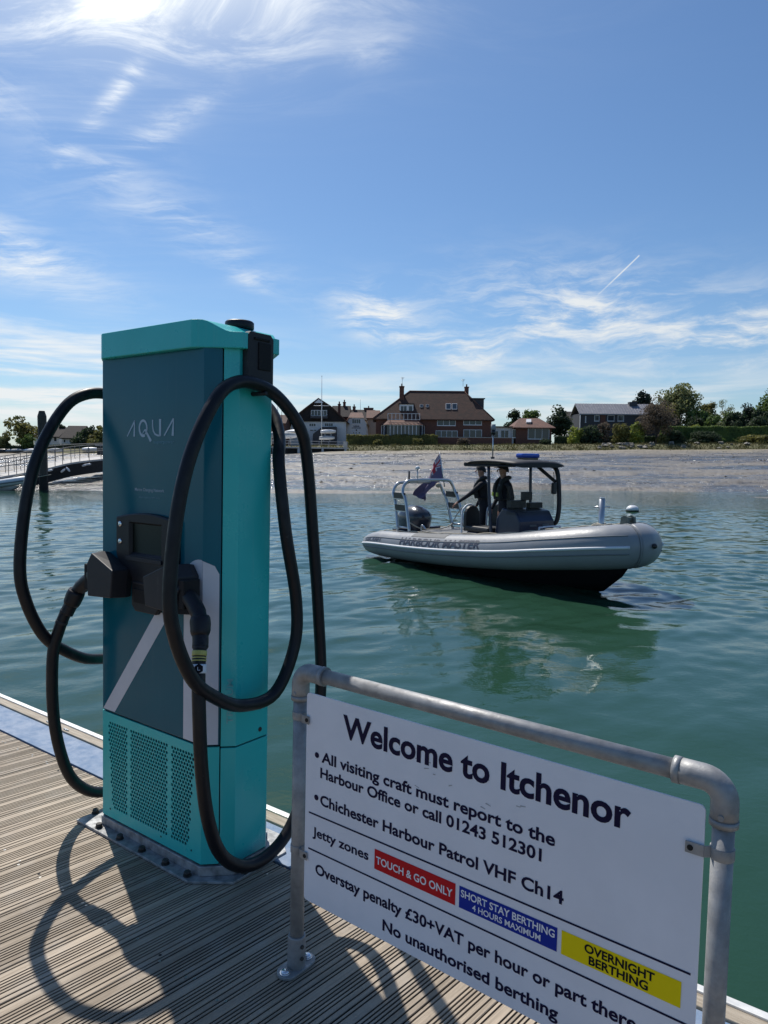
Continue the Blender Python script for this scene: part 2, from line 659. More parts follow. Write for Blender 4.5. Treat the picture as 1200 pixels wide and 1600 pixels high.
def build_cleat():
    e = tag(empty('mooring_cleat', CHG @ Matrix.Translation((-.33, .50, .012)) @ Matrix.Rotation(rad(0), 4, 'Z')),
            'pale metal mooring cleat on the pontoon edge behind the charger', 'cleat')
    b = MB()
    b.box((-.11, -.025, 0), (.11, .025, .012))
    b.build('base', M_['alu'], e, bev=.004)
    h = MB()
    h.tube(cat([(-.20, 0, .085), (-.15, 0, .075), (-.06, 0, .068), (.06, 0, .068), (.15, 0, .075), (.20, 0, .085)], 5), [.013] * 4 + [.017] * 18 + [.013] * 4, 10)
    h.build('horn', M_['alu'], e)
    for x in (-.055, .055):
        MB().cyl((x, 0, .010), (x, 0, .066), .017, .014, 10).build('stem', M_['alu'], e)


build_cleat()


# ------------------------------------------------------------------ charging station (local frame CHG, x along its front, y to its back)
def build_charger():
    W, c, S = .64, .0876, .161
    D = 2 * c + S
    root = tag(empty('charging_station', CHG),
               'tall turquoise electric charging post with dark blue front door and two black cables', 'charging post')
    octo = [(0, 0), (W, 0), (W + c, c), (W + c, c + S), (W, D), (0, D), (-c, c + S), (-c, c)]
    ins = .010

    def off(poly, d):
        cx, cy = W / 2, D / 2
        out = []
        n = len(poly)
        for i in range(n):
            p0, p1, p2 = Vector(poly[i - 1]).to_2d() if False else Vector((*poly[i - 1], 0)), Vector((*poly[i], 0)), Vector((*poly[(i + 1) % n], 0))
            e1, e2 = (p1 - p0).normalized(), (p2 - p1).normalized()
            n1, n2 = Vector((e1.y, -e1.x, 0)), Vector((e2.y, -e2.x, 0))
            bis = (n1 + n2).normalized()
            q = p1 + bis * (d / max(.2, bis.dot(n1)))
            out.append((q.x, q.y))
        return out
    body = MB()
    # core, and the two side shells that wrap the corners from seam to seam
    body.prism(off(octo, -.012), 'z', .05, 1.985, 1)
    seam = .030
    sq = seam * math.sqrt(.5)

    def shell(pts, z0, z1, th=.012, mi=0, mb=None):
        """vertical strip panel following plan points (outer face), th thick inwards"""
        mb = mb or body
        P = [Vector((*p, 0)) for p in pts]
        inner = []
        for i in range(len(P)):
            e1 = (P[i] - P[i - 1]).normalized() if i else (P[1] - P[0]).normalized()
            e2 = (P[i + 1] - P[i]).normalized() if i < len(P) - 1 else e1
            n1, n2 = Vector((-e1.y, e1.x, 0)), Vector((-e2.y, e2.x, 0))
            b = (n1 + n2).normalized()
            inner.append(P[i] + b * (th / max(.2, b.dot(n1))))
        ring = [(p.x, p.y) for p in P] + [(p.x, p.y) for p in inner[::-1]]
        mb.prism(ring, 'z', z0, z1, mi)
        return mb
    fx, fy = W + c * .52, c * .52
    rt = [(fx + .003, fy + .003), (W + c, c), (W + c, c + S), (W + c * .5, c + S + c * .5)]
    lf = [(-c * .5, c + S + c * .5), (-c, c + S), (-c, c), (-(c * .52) - .003, c * .52 + .003)]
    for side in (rt, lf):
        shell(side, .052, .498)
        shell(side, .504, 1.985)
    body.prism([(W + c * .45, D - c * .45), (W, D), (0, D), (-c * .45, D - c * .45), (0, D - .012), (W, D - .012)], 'z', .052, 1.985)
    # small lock on the side shell
    body.cyl((W + c - .001, .21, .535), (W + c + .003, .21, .535), .009, n=12, mi=2)
    body.build('housing', [M_['teal'], M_['void'], M_['bolt']], root, bev=.002)

    door = MB()
    shell([(-c * .50, c * .50), (0, 0), (W, 0), (fx, fy)], .510, 1.980, .012, 0, door)
    d = door.build('front_door', M_['door'], root, bev=.0022)
    y1 = -.0012
    # white vinyl graphics on the door
    v = MB()
    v.poly([(.006, y1, .515), (.088, y1, .515), (.448, y1, .975), (.366, y1, .975)])
    v.poly([(.534, y1, .513), (W, y1, .513), (W, y1, 1.198)] + [(.625 + .091 * math.cos(a_), y1, 1.11 + .092 * math.sin(a_)) for a_ in np.linspace(1.5, math.pi, 10)])
    dd = .0012 * .7
    v.poly([(W + dd, -dd - .0003, .513), (W + .042 + dd, .042 - dd - .0003, .513), (W + .042 + dd, .042 - dd - .0003, 1.150), (W + .03 + dd, .03 - dd - .0003, 1.180), (W + dd, -dd - .0003, 1.198)])
    v.build('white_stripe', M_['white_vinyl'], d)
    # AQUA lettering, drawn as strokes
    def zx(px):
        return .173 + .000335 * (px - 110)

    def zz(py, px):
        return 1.655 + (475 - (px - 110) * .036 - py) * .000228
    L = MB()

    def stroke(pts, w0, w1=None):
        w1 = w1 or w0
        P = [Vector((zx(a), y1, zz(b, a))) for a, b in pts]
        n = len(P)
        l, r = [], []
        for i, p in enumerate(P):
            t = (P[min(i + 1, n - 1)] - P[max(i - 1, 0)]).normalized()
            q = Vector((-t.z, 0, t.x))
            w = (w0 + (w1 - w0) * i / (n - 1)) / 2
            l.append(p + q * w)
            r.append(p - q * w)
        for i in range(n - 1):
            L.quad(r[i], r[i + 1], l[i + 1], l[i])
    stroke([(112, 478), (262, 205)], .006, .008)
    stroke([(250, 476), (260, 195)], .011, .005)
    stroke([(425 + 72 * math.cos(a), 330 - 130 * math.sin(a)) for a in np.linspace(-.9, 2 * math.pi - 1.1, 26)], .008, .011)
    stroke([(462, 350), (575, 548)], .008, .013)
    stroke([(408, 425), (462, 352)], .003, .006)
    stroke([(605, 185), (605, 290), (618, 370), (650, 425), (700, 448), (752, 446)], .007, .007)
    stroke([(745, 452), (745, 172)], .013, .013)
    stroke([(820, 448), (985, 165)], .006, .008)
    stroke([(972, 446), (988, 160)], .013, .005)
    L.build('logo_lettering', M_['logo'], d)
    text_mesh('superpower', .345, .472, 1.6265, .0115, M_['logo_faint'], d, y1, .012)
    text_mesh('Marine Charging Network', .226, .412, 1.440, .012, M_['logo'], d, y1, .006)
    text_mesh('aqua-superpower.com', .252, .386, 1.413, .009, M_['logo_faint'], d, y1, .006)

    # lower grille, three perforated fields with real holes over a dark backing
    g = MB()
    z0, z1 = .056, .503
    zb, zt = .100, .468
    th = .008

    def strip(xa, xb, za, zc):
        g.box((xa, 0, za), (xb, th, zc))
    strip(0, W, z0, zb)
    strip(0, W, zt, z1)
    fields = [(.030, .178), (.193, .441), (.459, .608)]
    xs = [0] + [q for f in fields for q in f] + [W]
    for i in range(0, len(xs), 2):
        strip(xs[i], xs[i + 1], zb, zt)
    shell([(-c * .50, c * .50), (0, .0)], z0, z1, th, 0, g)
    shell([(W, 0), (fx, fy)], z0, z1, th, 0, g)
    rows = 25
    rh = (zt - zb) / rows
    oct8 = [(math.cos(math.pi / 4 * k), math.sin(math.pi / 4 * k)) for k in range(8)]

    def cell(xa, xb, za, zc, hole):
        if not hole:
            g.quad((xa, 0, za), (xb, 0, za), (xb, 0, zc), (xa, 0, zc))
            return
        mx, mz = (xa + xb) / 2, (za + zc) / 2
        r = .0068
        outer = [(xb, mz), (xb, zc), (mx, zc), (xa, zc), (xa, mz), (xa, za), (mx, za), (xb, za)]
        i = g.pts([(a, 0, b) for a, b in outer])
        j = g.pts([(mx + r * a, 0, mz + r * b) for a, b in oct8])
        k = g.pts([(mx + r * a, .004, mz + r * b) for a, b in oct8])
        for q in range(8):
            q2 = (q + 1) % 8
            g.face((i + q2, i + q, j + q, j + q2))
            g.face((j + q2, j + q, k + q, k + q2))
    for fi, (xa, xb) in enumerate(fields):
        n = round((xb - xa) / .0165)
        w = (xb - xa) / n
        for r in range(rows):
            za, zc = zb + r * rh, zb + (r + 1) * rh
            zm = (za + zc) / 2
            sl = .034 * (zt - zm) / (zt - zb)
            if r % 2:
                cuts = [xa] + [xa + w * (k + .5) for k in range(n)] + [xb]
            else:
                cuts = [xa + w * k for k in range(n + 1)]
            for a, b in zip(cuts, cuts[1:]):
                full = (b - a) > w * .8
                ok = full and not (fi == 0 and a < xa + sl) and not (fi == 2 and b > xb - sl)
                cell(a, b, za, zc, ok)
    for (x, z) in ((.055, .092), (.585, .092), (.40, .085)):
        g.cyl((x, .001, z), (x, -.0008, z), .004, n=8, mi=1)
    gp = g.build('grille_panel', [M_['teal'], M_['void']], root)
    bk = MB().quad((.01, .0079, .07), (.63, .0079, .07), (.63, .0079, .49), (.01, .0079, .49)).build('grille_backing', M_['void'], gp)

    # cap
    cap = MB()
    o = .028
    zc0 = 1.968

    def ztop(x):
        e = min(x - (-c), (W + c) - x)
        s = max(0, min(1, (e - .004) / .098))
        return 2.026 + .042 * (s * s * (3 - 2 * s))
    xs = [-c - o, -c - o + .004] + list(np.linspace(-c, .02, 9)) + [.04, .60] + list(np.linspace(.62, W + c, 9)) + [W + c + o - .004, W + c + o]
    rings = []
    for x in xs:
        ch = .105
        yf = -o + max(0, (x - .607) * ch / (W + c + o - .607)) * 1.0 + max(0, (.033 - x) * ch / (.033 + c + o))
        yb = D + o - max(0, (x - .607) * ch / (W + c + o - .607)) - max(0, (.033 - x) * ch / (.033 + c + o))
        zt_ = ztop(x)
        rings.append([(x, yf, zc0), (x, yf, zt_), (x, yb, zt_), (x, yb, zc0)])
    cap.loft(rings, 0, False)
    cp = cap.build('cap', M_['teal'], root, bev=.0035, seg=3, angle=25)
    an = MB().lathe([(.001, 0), (.052, 0), (.055, .004), (.055, .026), (.050, .031), (.001, .032)], (.60, .20, 2.067), 24)
    an.build('antenna_puck', M_['black'], root)

    # display
    bz = MB()
    top = [(.128 + .384 * k / 10, 1.333 + .022 * math.sin(math.pi * k / 10)) for k in range(11)]
    low = [(.405, .985), (.385, .965), (.255, .965), (.235, .985)]
    outline = [(.128, 1.185), (.137, 1.165), (.228, 1.105), (.235, 1.09)] + low[::-1] + [(.405, 1.09), (.412, 1.105), (.503, 1.165), (.512, 1.185)] + top[::-1]
    # bezel with a sunk screen
    sc0, sc1, sz0, sz1 = .215, .425, 1.185, 1.318
    yb_ = -.022
    n = len(outline)
    ringA = [(a, 0, b) for a, b in outline]
    ringB = [(a, -.017, b) for a, b in outline]
    ringC = [(.32 + (a - .32) * .975, yb_, 1.16 + (b - 1.16) * .975) for a, b in outline]
    bz.loft([ringA, ringB, ringC], 0, False, False)
    # front face in pieces around the screen
    F = [(p[0], p[2]) for p in ringC]
    def fq(*ps):
        bz.poly([(a, yb_, b) for a, b in ps])
    lx, rx = F[0][0], F[15 - 0][0] if False else max(p[0] for p in F)
    lx = min(p[0] for p in F)
    zlo = F[0][1]
    topF = [p for p in F if p[1] > 1.3]
    topF.sort()
    fq((lx, zlo), (sc0, zlo), (sc0, sz1), (lx, topF[0][1]))
    fq((sc1, zlo), (rx, zlo), (rx, topF[-1][1]), (sc1, sz1))
    fq(*([(lx, topF[0][1]), (sc0, sz1), (sc1, sz1), (rx, topF[-1][1])] + [p for p in topF[::-1][1:-1]]))
    lowF = [p for p in F if p[1] <= zlo + 1e-6]
    fq(*[F[k] for k in range(0, 12)])
    # sunk walls and ledge
    for a, b, c_, d_ in (((sc0, sz1), (sc1, sz1), (sc1 - .008, sz1 - .008), (sc0 + .008, sz1 - .008)), ((sc1, zlo), (sc0, zlo), (sc0 + .008, zlo + .012), (sc1 - .008, zlo + .012)),
                         ((sc0, zlo), (sc0, sz1), (sc0 + .008, sz1 - .008), (sc0 + .008, zlo + .012)), ((sc1, sz1), (sc1, zlo), (sc1 - .008, zlo + .012), (sc1 - .008, sz1 - .008))):
        bz.quad((a[0], yb_, a[1]), (b[0], yb_, b[1]), (c_[0], yb_ + .014, c_[1]), (d_[0], yb_ + .014, d_[1]))
    bz.box((sc0 - .012, yb_ - .006, zlo - .02), (sc1 + .004, yb_ + .001, zlo - .003), 1)
    bz.box((.25, yb_ - .004, 1.075), (.39, yb_ + .001, 1.083), 1)
    bz.box((.252, yb_ - .003, 1.0), (.388, yb_ + .002, 1.055), 2)
    ds = bz.build('display_bezel', [M_['black'], M_['grey_plastic'], M_['void']], root, bev=.0015)
    sg = MB().quad((sc0 + .002, yb_ + .0135, zlo), (sc1 - .002, yb_ + .0135, zlo), (sc1 - .002, yb_ + .0135, sz1), (sc0 + .002, yb_ + .0135, sz1))
    sg.build('screen', M_['screen'], ds)
    for z in (1.305, 1.235):
        MB().lathe([(.001, .004), (.009, .004), (.011, .002), (.011, 0)][::-1], (0, 0, 0), 14).build('button', M_['chrome'], ds, Matrix.Translation((.158, yb_, z)) @ Matrix.Rotation(rad(90), 4, 'X'))

    # holsters and cables, mirrored about the middle of the front
    hf = [(.050, 1.010), (.208, 1.020), (.222, 1.128), (.078, 1.187), (.045, 1.142)]
    hb = [(.026, 1.000), (.198, 1.013), (.213, 1.121), (.050, 1.182), (.020, 1.142)]
    for sgn in (1, -1):
        def mx(x):
            return x if sgn == 1 else W - x
        h = MB()
        A = [(mx(a), -.100, b) for a, b in hf]
        B = [(mx(a), -.030, b + .002) for a, b in [(.026, .998), (.208, 1.012), (.222, 1.126), (.045, 1.186), (.014, 1.142)]]
        C = [(mx(a), 0, b) for a, b in hb]
        h.loft([C, B, A] if sgn == 1 else [C[::-1], B[::-1], A[::-1]], 0, False)
        hs = h.build('holster', M_['grey_plastic'], root, bev=.005, seg=3, angle=20)
        # opening the plug goes into
        pm = MB()
        xo = mx(.030)
        pm.box((min(xo, xo - sgn * .03), -.085, 1.03), (max(xo, xo - sgn * .03), -.012, 1.135))
        pm.build('socket_rim', M_['void'], hs, bev=.004)
        s1 = (lambda x: -.15 - (x - .8)) if sgn == 1 else (lambda x: x)
        X = (lambda v: v) if sgn == -1 else (lambda v: W - v)
        loop = [(.50, .35, 1.86), (.62, .362, 1.76), (.705, .318, 1.655), (.758, .262, 1.56), (.80, .262, 1.30), (.80, .325, 1.03), (.80, .318, .85), (.80, .215, .69), (.80, .045, .685), (.80, -.09, .755),
                (.80, -.175, .835), (.80, -.242, .98), (.80, -.266, 1.13), (.80, -.237, 1.394), (.80, -.178, 1.60), (.795, -.075, 1.775), (.785, .02, 1.838), (.78, .13, 1.842), (.785, .235, 1.80), (.80, .330, 1.70),
                (.80, .375, 1.573), (.80, .42, 1.244), (.80, .453, .982), (.80, .478, .64), (.80, .425, .33), (.80, .316, .135), (.80, .195, .066), (.80, .065, .078), (.80, -.042, .170), (.80, -.101, .32), (.80, -.131, .512), (.79, -.136, .737), (.768, -.120, .85), (.748, -.098, .93)]
        cb = MB()
        cb.tube(cat([(X(a), b, c_) for a, b, c_ in loop], 6), .0238, 12)
        co = cb.build('cable', M_['rubber'], root)
        # plug handle: grip from the socket, elbow, sleeve
        hd = MB()
        hd.tube([(X(.585), -.052, 1.092), (X(.615), -.055, 1.081)], [.040, .038], 12)
        hd.tube(cat([(X(.61), -.055, 1.083), (X(.65), -.058, 1.062), (X(.695), -.066, 1.028), (X(.718), -.074, 1.004)], 4), [.030] * 9 + [.027] * 4, 10)
        hd.tube(cat([(X(.712), -.072, 1.014), (X(.724), -.078, .985), (X(.734), -.087, .952)], 4), [.033, .036, .037, .037, .037, .036, .036, .034, .030], 10)
        hd.tube(cat([(X(.733), -.086, .956), (X(.742), -.092, .936), (X(.749), -.099, .915)], 4), .0285, 10)
        hd.build('plug_handle', M_['black'], co)

        cpath = cat([(X(a), b, c_) for a, b, c_ in loop], 6)[::-1]

        def along(t):
            # point on the cable, t in units of 0.12 m from the plug end
            d = t * .12
            for p, q in zip(cpath, cpath[1:]):
                l = (q - p).length
                if d <= l:
                    return p.lerp(q, d / l)
                d -= l

        def band(t0, t1, r, m, name):
            MB().tube([along(t0 + (t1 - t0) * q / 4) for q in range(5)], r, 14).build(name, m, co)
        if sgn == -1:
            band(.10, .16, .0258, M_['grey_plastic'], 'sleeve_band')
            band(.22, .36, .0256, M_['yellow_band'], 'sleeve_band')
            band(.40, .435, .0256, M_['yellow_band'], 'sleeve_band')
            band(.475, .51, .0256, M_['yellow_band'], 'sleeve_band')
            band(.60, .86, .0260, M_['white_print'], 'label_sleeve')
            P0, P1 = along(.5), along(.95)
            ctr = along(.73)
            view = (PONT.inverted() @ Vector((0, 0, HE)))
            vv = (CHG.inverted() @ Vector((0, 0, HE))) - ctr
            ax = (P1 - P0).normalized()
            nrm = (vv - ax * vv.dot(ax)).normalized()
            side = nrm.cross(ax).normalized()
            R = Matrix((side, nrm * -1, -ax)).transposed().to_4x4()
            hexm = MB()

            def wrap(a, b, r):
                th = a / r
                return ctr + nrm * (r * math.cos(th)) + side * (r * math.sin(th)) - ax * b
            hp = [(.0165 * math.cos(math.pi / 3 * k + math.pi / 6), .0165 * math.sin(math.pi / 3 * k + math.pi / 6)) for k in range(6)]
            for k in range(6):
                a, b = hp[k], hp[(k + 1) % 6]
                for s in range(4):
                    p = [wrap(0, 0, .0290), wrap(a[0] + (b[0] - a[0]) * s / 4, a[1] + (b[1] - a[1]) * s / 4, .0290), wrap(a[0] + (b[0] - a[0]) * (s + 1) / 4, a[1] + (b[1] - a[1]) * (s + 1) / 4, .0290)]
                    hexm.poly(p)
            tg = hexm.build('letter_tag', M_['black_print'], co)
            lt = MB()
            for x0_, x1_, b0_, b1_ in ((-.0045, -.0025, -.006, .006), (-.0045, .0045, -.006, -.0042)):
                lt.quad(wrap(x0_, b0_, .0296), wrap(x1_, b0_, .0296), wrap(x1_, b1_, .0296), wrap(x0_, b1_, .0296))
            lt.build('letter', M_['white_print'], tg)
        else:
            band(.02, .10, .0252, M_['grey_plastic'], 'sleeve_band')
            band(.40, .50, .0252, M_['grey_plastic'], 'sleeve_band')
        # cable hanger high on the side
        hg = MB()
        xa, xb = W + c, W + c + .030
        pr = [(.100, 1.850), (.112, 1.838), (.218, 1.838), (.228, 1.850), (.228, 2.018), (.214, 2.034), (.112, 2.034), (.100, 2.020)]
        hg.prism([(a, b) for a, b in pr], 'x', xa + .0005, xb)
        hg.box((xa + .029, .150, 1.90), (xa + .0345, .212, 2.0), 1)
        hg.box((xa + .029, .130, 2.006), (xa + .036, .205, 2.016), 1)
        hg.tube([(xa, .15, 1.812), (xa + .075, .15, 1.812)], .0085, 8, 0)
        if sgn == 1:
            hg.v = [(W - a, b, c_) for a, b, c_ in hg.v]
            hg.f = [q[::-1] for q in hg.f]
        hg.build('cable_hanger', [M_['black'], M_['void']], root, bev=.004)

    # maker's name running up the corner of the right-hand side
    tn = text_mesh('TRITIUM', .545 + .045, .545 + .215, 0, .022, M_['teal_logo'], root, y=0, bold=.02, name='maker_name')
    s2 = math.sqrt(.5)
    px, py = W + c * .90, c * .90
    dirx = Vector((0, 0, 1))
    nrm = Vector((s2, -s2, 0))
    upv = nrm.cross(dirx) * 1.0
    # letters read upwards: text x -> +z, text up -> towards the front
    Rm = Matrix((dirx, -nrm, Vector((-s2, -s2, 0)))).transposed().to_4x4()
    tn.matrix_local = Matrix.Translation(Vector((px, py, 0)) + nrm * .0012) @ Rm
    em = MB()
    for k in range(3):
        a = rad(90 + 120 * k)
        cx_, cz_ = .545 + .018 + .011 * math.cos(a), .011 + .011 * math.sin(a)
        em.poly([(cx_ + .010 * math.cos(math.pi / 3 * q), 0, cz_ + .010 * math.sin(math.pi / 3 * q)) for q in range(6)])
    emo = em.build('maker_emblem', M_['teal_logo'], root)
    emo.matrix_local = tn.matrix_local.copy()

    # plinth, base plate and bolts
    MB().prism(off(octo, .006), 'z', .012, .049).build('plinth', M_['plate'], root, bev=.003)
    ring = off(octo, .05)
    pl = [(-.118, -.052), (W - .01, -.052), (W + c + .038, .05), (W + c + .038, D - .01), (W + .02, D + .075), (-.118, D + .075)]
    bp = MB().prism(pl, 'z', .0015, .012).build('base_plate', M_['plate'], root, bev=.002)
    for (x, y) in ((-.105, .03), (.02, -.031), (.17, -.031), (.32, -.031), (.47, -.031), (.60, -.030), (W + c + .021, .12), (W + c + .021, .27), (-.105, .30)):
        b = MB()
        b.cyl((x, y, .0125), (x, y, .016), .016, n=16)
        b.tube([(x, y, .016), (x, y, .030)], .0125, 6)
        b.build('bolt', M_['bolt'], bp)


build_charger()


# ------------------------------------------------------------------ sign on a tube frame (local frame SGN: x along, -y to the viewer)
def build_sign():
    root = tag(empty('welcome_sign', SGN),
               'white harbour notice board in a galvanised tube frame on the deck', 'sign')
    R = .0215
    L = 1.192
    H = .935
    pl = -.030                      # panel face stands in front of the tube axis
    for i, x in enumerate((0, L)):
        p = MB().cyl((x, 0, .012), (x, 0, H - .05), R, n=24).build('post', M_['galv'], root)
        el = MB()
        s = 1 if i == 0 else -1
        path = [(x, 0, H - .085), (x, 0, H - .05)] + [(x + s * (.042 - .042 * math.cos(a)), 0, H - .042 + .042 * math.sin(a)) for a in np.linspace(.15, math.pi / 2, 8)] + [(x + s * .06, 0, H), (x + s * .098, 0, H)]
        el.tube(path, [R + .0055] * len(path), 24)
        el.tube([(x, 0, H - .088), (x, 0, H - .074)], R + .0068, 24)
        el.tube([(x + s * .086, 0, H), (x + s * .101, 0, H)], R + .0068, 24)
        el.cyl((x, -R - .008, H - .065), (x, -R, H - .065), .006, n=10)
        el.build('elbow', M_['galv'], root)
        fl = MB()
        ang = np.linspace(0, 2 * math.pi, 33)[:-1]
        oval = []
        for a in ang:
            ca, sa = math.cos(a), math.sin(a)
            oval.append((x + .034 * ca, (.036 if sa > 0 else -.036) + .034 * sa if abs(sa) > 1e-6 else .034 * sa))
        fl.prism(oval, 'z', .0015, .010)
        fl.tube([(x, 0, .009), (x, 0, .105), (x, 0, .108)], [R + .0068, R + .0062, R + .004], 24)
        fl.build('base_flange', M_['galv'], root, bev=.0015)
        for yy in (-.048, .048):
            b = MB()
            b.cyl((x, yy, .010), (x, yy, .012), .0165, n=16)
            b.lathe([(.0135, .012), (.0125, .016), (.008, .0195), (.001, .0205)], (x, yy, 0), 16)
            b.build('bolt', M_['chrome'], root)
        for zz_ in (.045, .082):
            MB().cyl((x + R + .0065, -.006, zz_), (x + R + .0105, -.006, zz_), .006, n=8).build('grub_screw', M_['bolt'], root)
    MB().cyl((.05, 0, H), (L - .05, 0, H), R, n=24).build('top_rail', M_['galv'], root)
    x0, x1, z0, z1 = .044, 1.161, .2476, .8827
    r = .012
    rp = []
    for cx, cz, a0 in ((x1 - r, z1 - r, 0), (x0 + r, z1 - r, 90), (x0 + r, z0 + r, 180), (x1 - r, z0 + r, 270)):
        for k in range(5):
            a = rad(a0 + 90 * k / 4)
            rp.append((cx + r * math.cos(a), cz + r * math.sin(a)))
    pan = MB().prism(rp[::-1], 'y', 0, .004).build('panel', M_['sign_white'], root, bev=.0006)
    yt = -.0009
    nv, T = M_['navy'], text_mesh

    def dot(x, z, r_):
        MB().poly([(x + r_ * math.cos(a), yt, z + r_ * math.sin(a)) for a in np.linspace(0, 2 * math.pi, 17)[:-1]]).build('bullet', nv, pan)
    T('Welcome to Itchenor', .188, 1.012, .7825, .066, nv, pan, yt, .027)
    dot(.0887, .703, .0085)
    T('All visiting craft must report to the', .1075, .841, .6875, .031, nv, pan, yt, .026)
    T('Harbour Office or call 01243 512301', .1035, .809, .640, .030, nv, pan, yt, .026)
    dot(.0892, .575, .0085)
    T('Chichester Harbour Patrol VHF Ch14', .105, .867, .558, .031, nv, pan, yt, .026)
    MB().quad((.060, yt, .5195), (1.148, yt, .5195), (1.148, yt, .5243), (.060, yt, .5243)).build('rule_line', nv, pan)
    MB().quad((.060, yt, .4090), (1.148, yt, .4090), (1.148, yt, .4138), (.060, yt, .4138)).build('rule_line', nv, pan)
    T('Jetty zones', .0766, .2910, .456, .028, nv, pan, yt, .022)

    def block(xa, xb, za, zb, m):
        MB().quad((xa, yt, za), (xb, yt, za), (xb, yt, zb), (xa, yt, zb)).build('zone_block', m, pan)
    block(.3126, .577, .4405, .4975, M_['red_print'])
    block(.5886, .855, .4405, .4975, M_['blue_print'])
    block(.8656, 1.131, .4405, .4975, M_['yellow_print'])
    y2 = yt - .0007
    T('TOUCH & GO ONLY', .319, .569, .458, .021, M_['white_print'], pan, y2, .02)
    T('SHORT STAY BERTHING', .594, .849, .4715, .0185, M_['white_print'], pan, y2, .02)
    T('4 HOURS MAXIMUM', .628, .814, .4485, .015, M_['white_print'], pan, y2, .015)
    T('OVERNIGHT', .921, 1.077, .4715, .0195, M_['black_print'], pan, y2, .028)
    T('BERTHING', .932, 1.064, .4465, .0195, M_['black_print'], pan, y2, .028)
    T('Overstay penalty £30+VAT per hour or part thereof', .0905, 1.084, .344, .031, nv, pan, yt, .026)
    T('No unauthorised berthing', .346, .864, .278, .031, nv, pan, yt, .026)
    # scuffs on the board
    rnd = random.Random(3)
    for k in range(14):
        sc = MB()
        x, z = rnd.uniform(.42, .75), rnd.uniform(.715, .80)
        w, h, a = rnd.uniform(.003, .018), rnd.uniform(.001, .0025), rnd.uniform(-.5, .5)
        sc.poly([(x + w * math.cos(a) * q - h * math.sin(a) * s, yt + .0003, z + w * math.sin(a) * q + h * math.cos(a) * s) for q, s in ((0, -1), (1, -.6), (1, .5), (.1, 1))])
        sc.build('scuff_mark', M_['scuff'], pan)
    pan.matrix_local = Matrix.Translation((0, pl + .012, 0))
    for x, s, zs in ((0, 1, (.80, .385)), (L, -1, (.79, .36))):
        for z in zs:
            cl = MB()
            cl.tube([(x, 0, z - .012), (x, 0, z + .012)], R + .0022, 24)
            xe = x + s * (R - .004)
            pth = [(xe, -R * .55, z), (xe + s * .012, pl + .008, z), (x + s * .058 if s > 0 else x - .066, pl + .0075, z)]
            for a, b in zip(pth, pth[1:]):
                A, B = Vector(a), Vector(b)
                n = (B - A).cross(Vector((0, 0, 1))).normalized() * .0015
                cl.loft([[A + n + Vector((0, 0, q)) for q in (-.012, .012)] + [A - n + Vector((0, 0, q)) for q in (.012, -.012)],
                         [B + n + Vector((0, 0, q)) for q in (-.012, .012)] + [B - n + Vector((0, 0, q)) for q in (.012, -.012)]], 0, False)
            xb = x + s * .050 if s > 0 else x - .056
            cl.cyl((xb, pl + .004, z), (xb, pl + .0085, z), .0062, n=10, mi=1)
            cl.build('clip', [M_['galv'], M_['void']], root, bev=.0008)


build_sign()

# ------------------------------------------------------------------ water
def water_material():
    m = bpy.data.materials.new('harbour_water')
    m.use_nodes = True
    nt = m.node_tree
    t = NT(nt)
    p = nt.nodes['Principled BSDF']
    p.inputs['Roughness'].default_value = .008
    p.inputs['IOR'].default_value = 1.33
    tc = t.n('ShaderNodeTexCoord').outputs['Object']
    cl = t.noise(tc, .12, 3, .5)
    t.lk(t.mix(t.ramp(cl, .3, .7), (.016, .051, .029), (.021, .062, .039)), p.inputs['Base Color'])
    x, y, z = t.xyz(tc)
    far = t.ramp(y, 27, 35)                       # beyond the modelled waves the ripples are bump only
    b = t.noise(t.map(tc, rot=(0, 0, rad(18)), scale=(.8, 1.3, 1)), 3.1, 3, .55, .4)
    c = t.noise(t.map(tc, rot=(0, 0, rad(-8)), scale=(1, 1.3, 1)), 11.0, 3, .6, .3)
    h = t.m('ADD', t.m('MULTIPLY', t.m('MULTIPLY', b, far), .022), t.m('MULTIPLY', c, .0022))
    bp = t.n('ShaderNodeBump')
    bp.inputs['Strength'].default_value = 1
    bp.inputs['Distance'].default_value = 1.0
    t.lk(h, bp.inputs['Height'])
    t.lk(bp.outputs[0], p.inputs['Normal'])
    return m


M_['water'] = water_material()


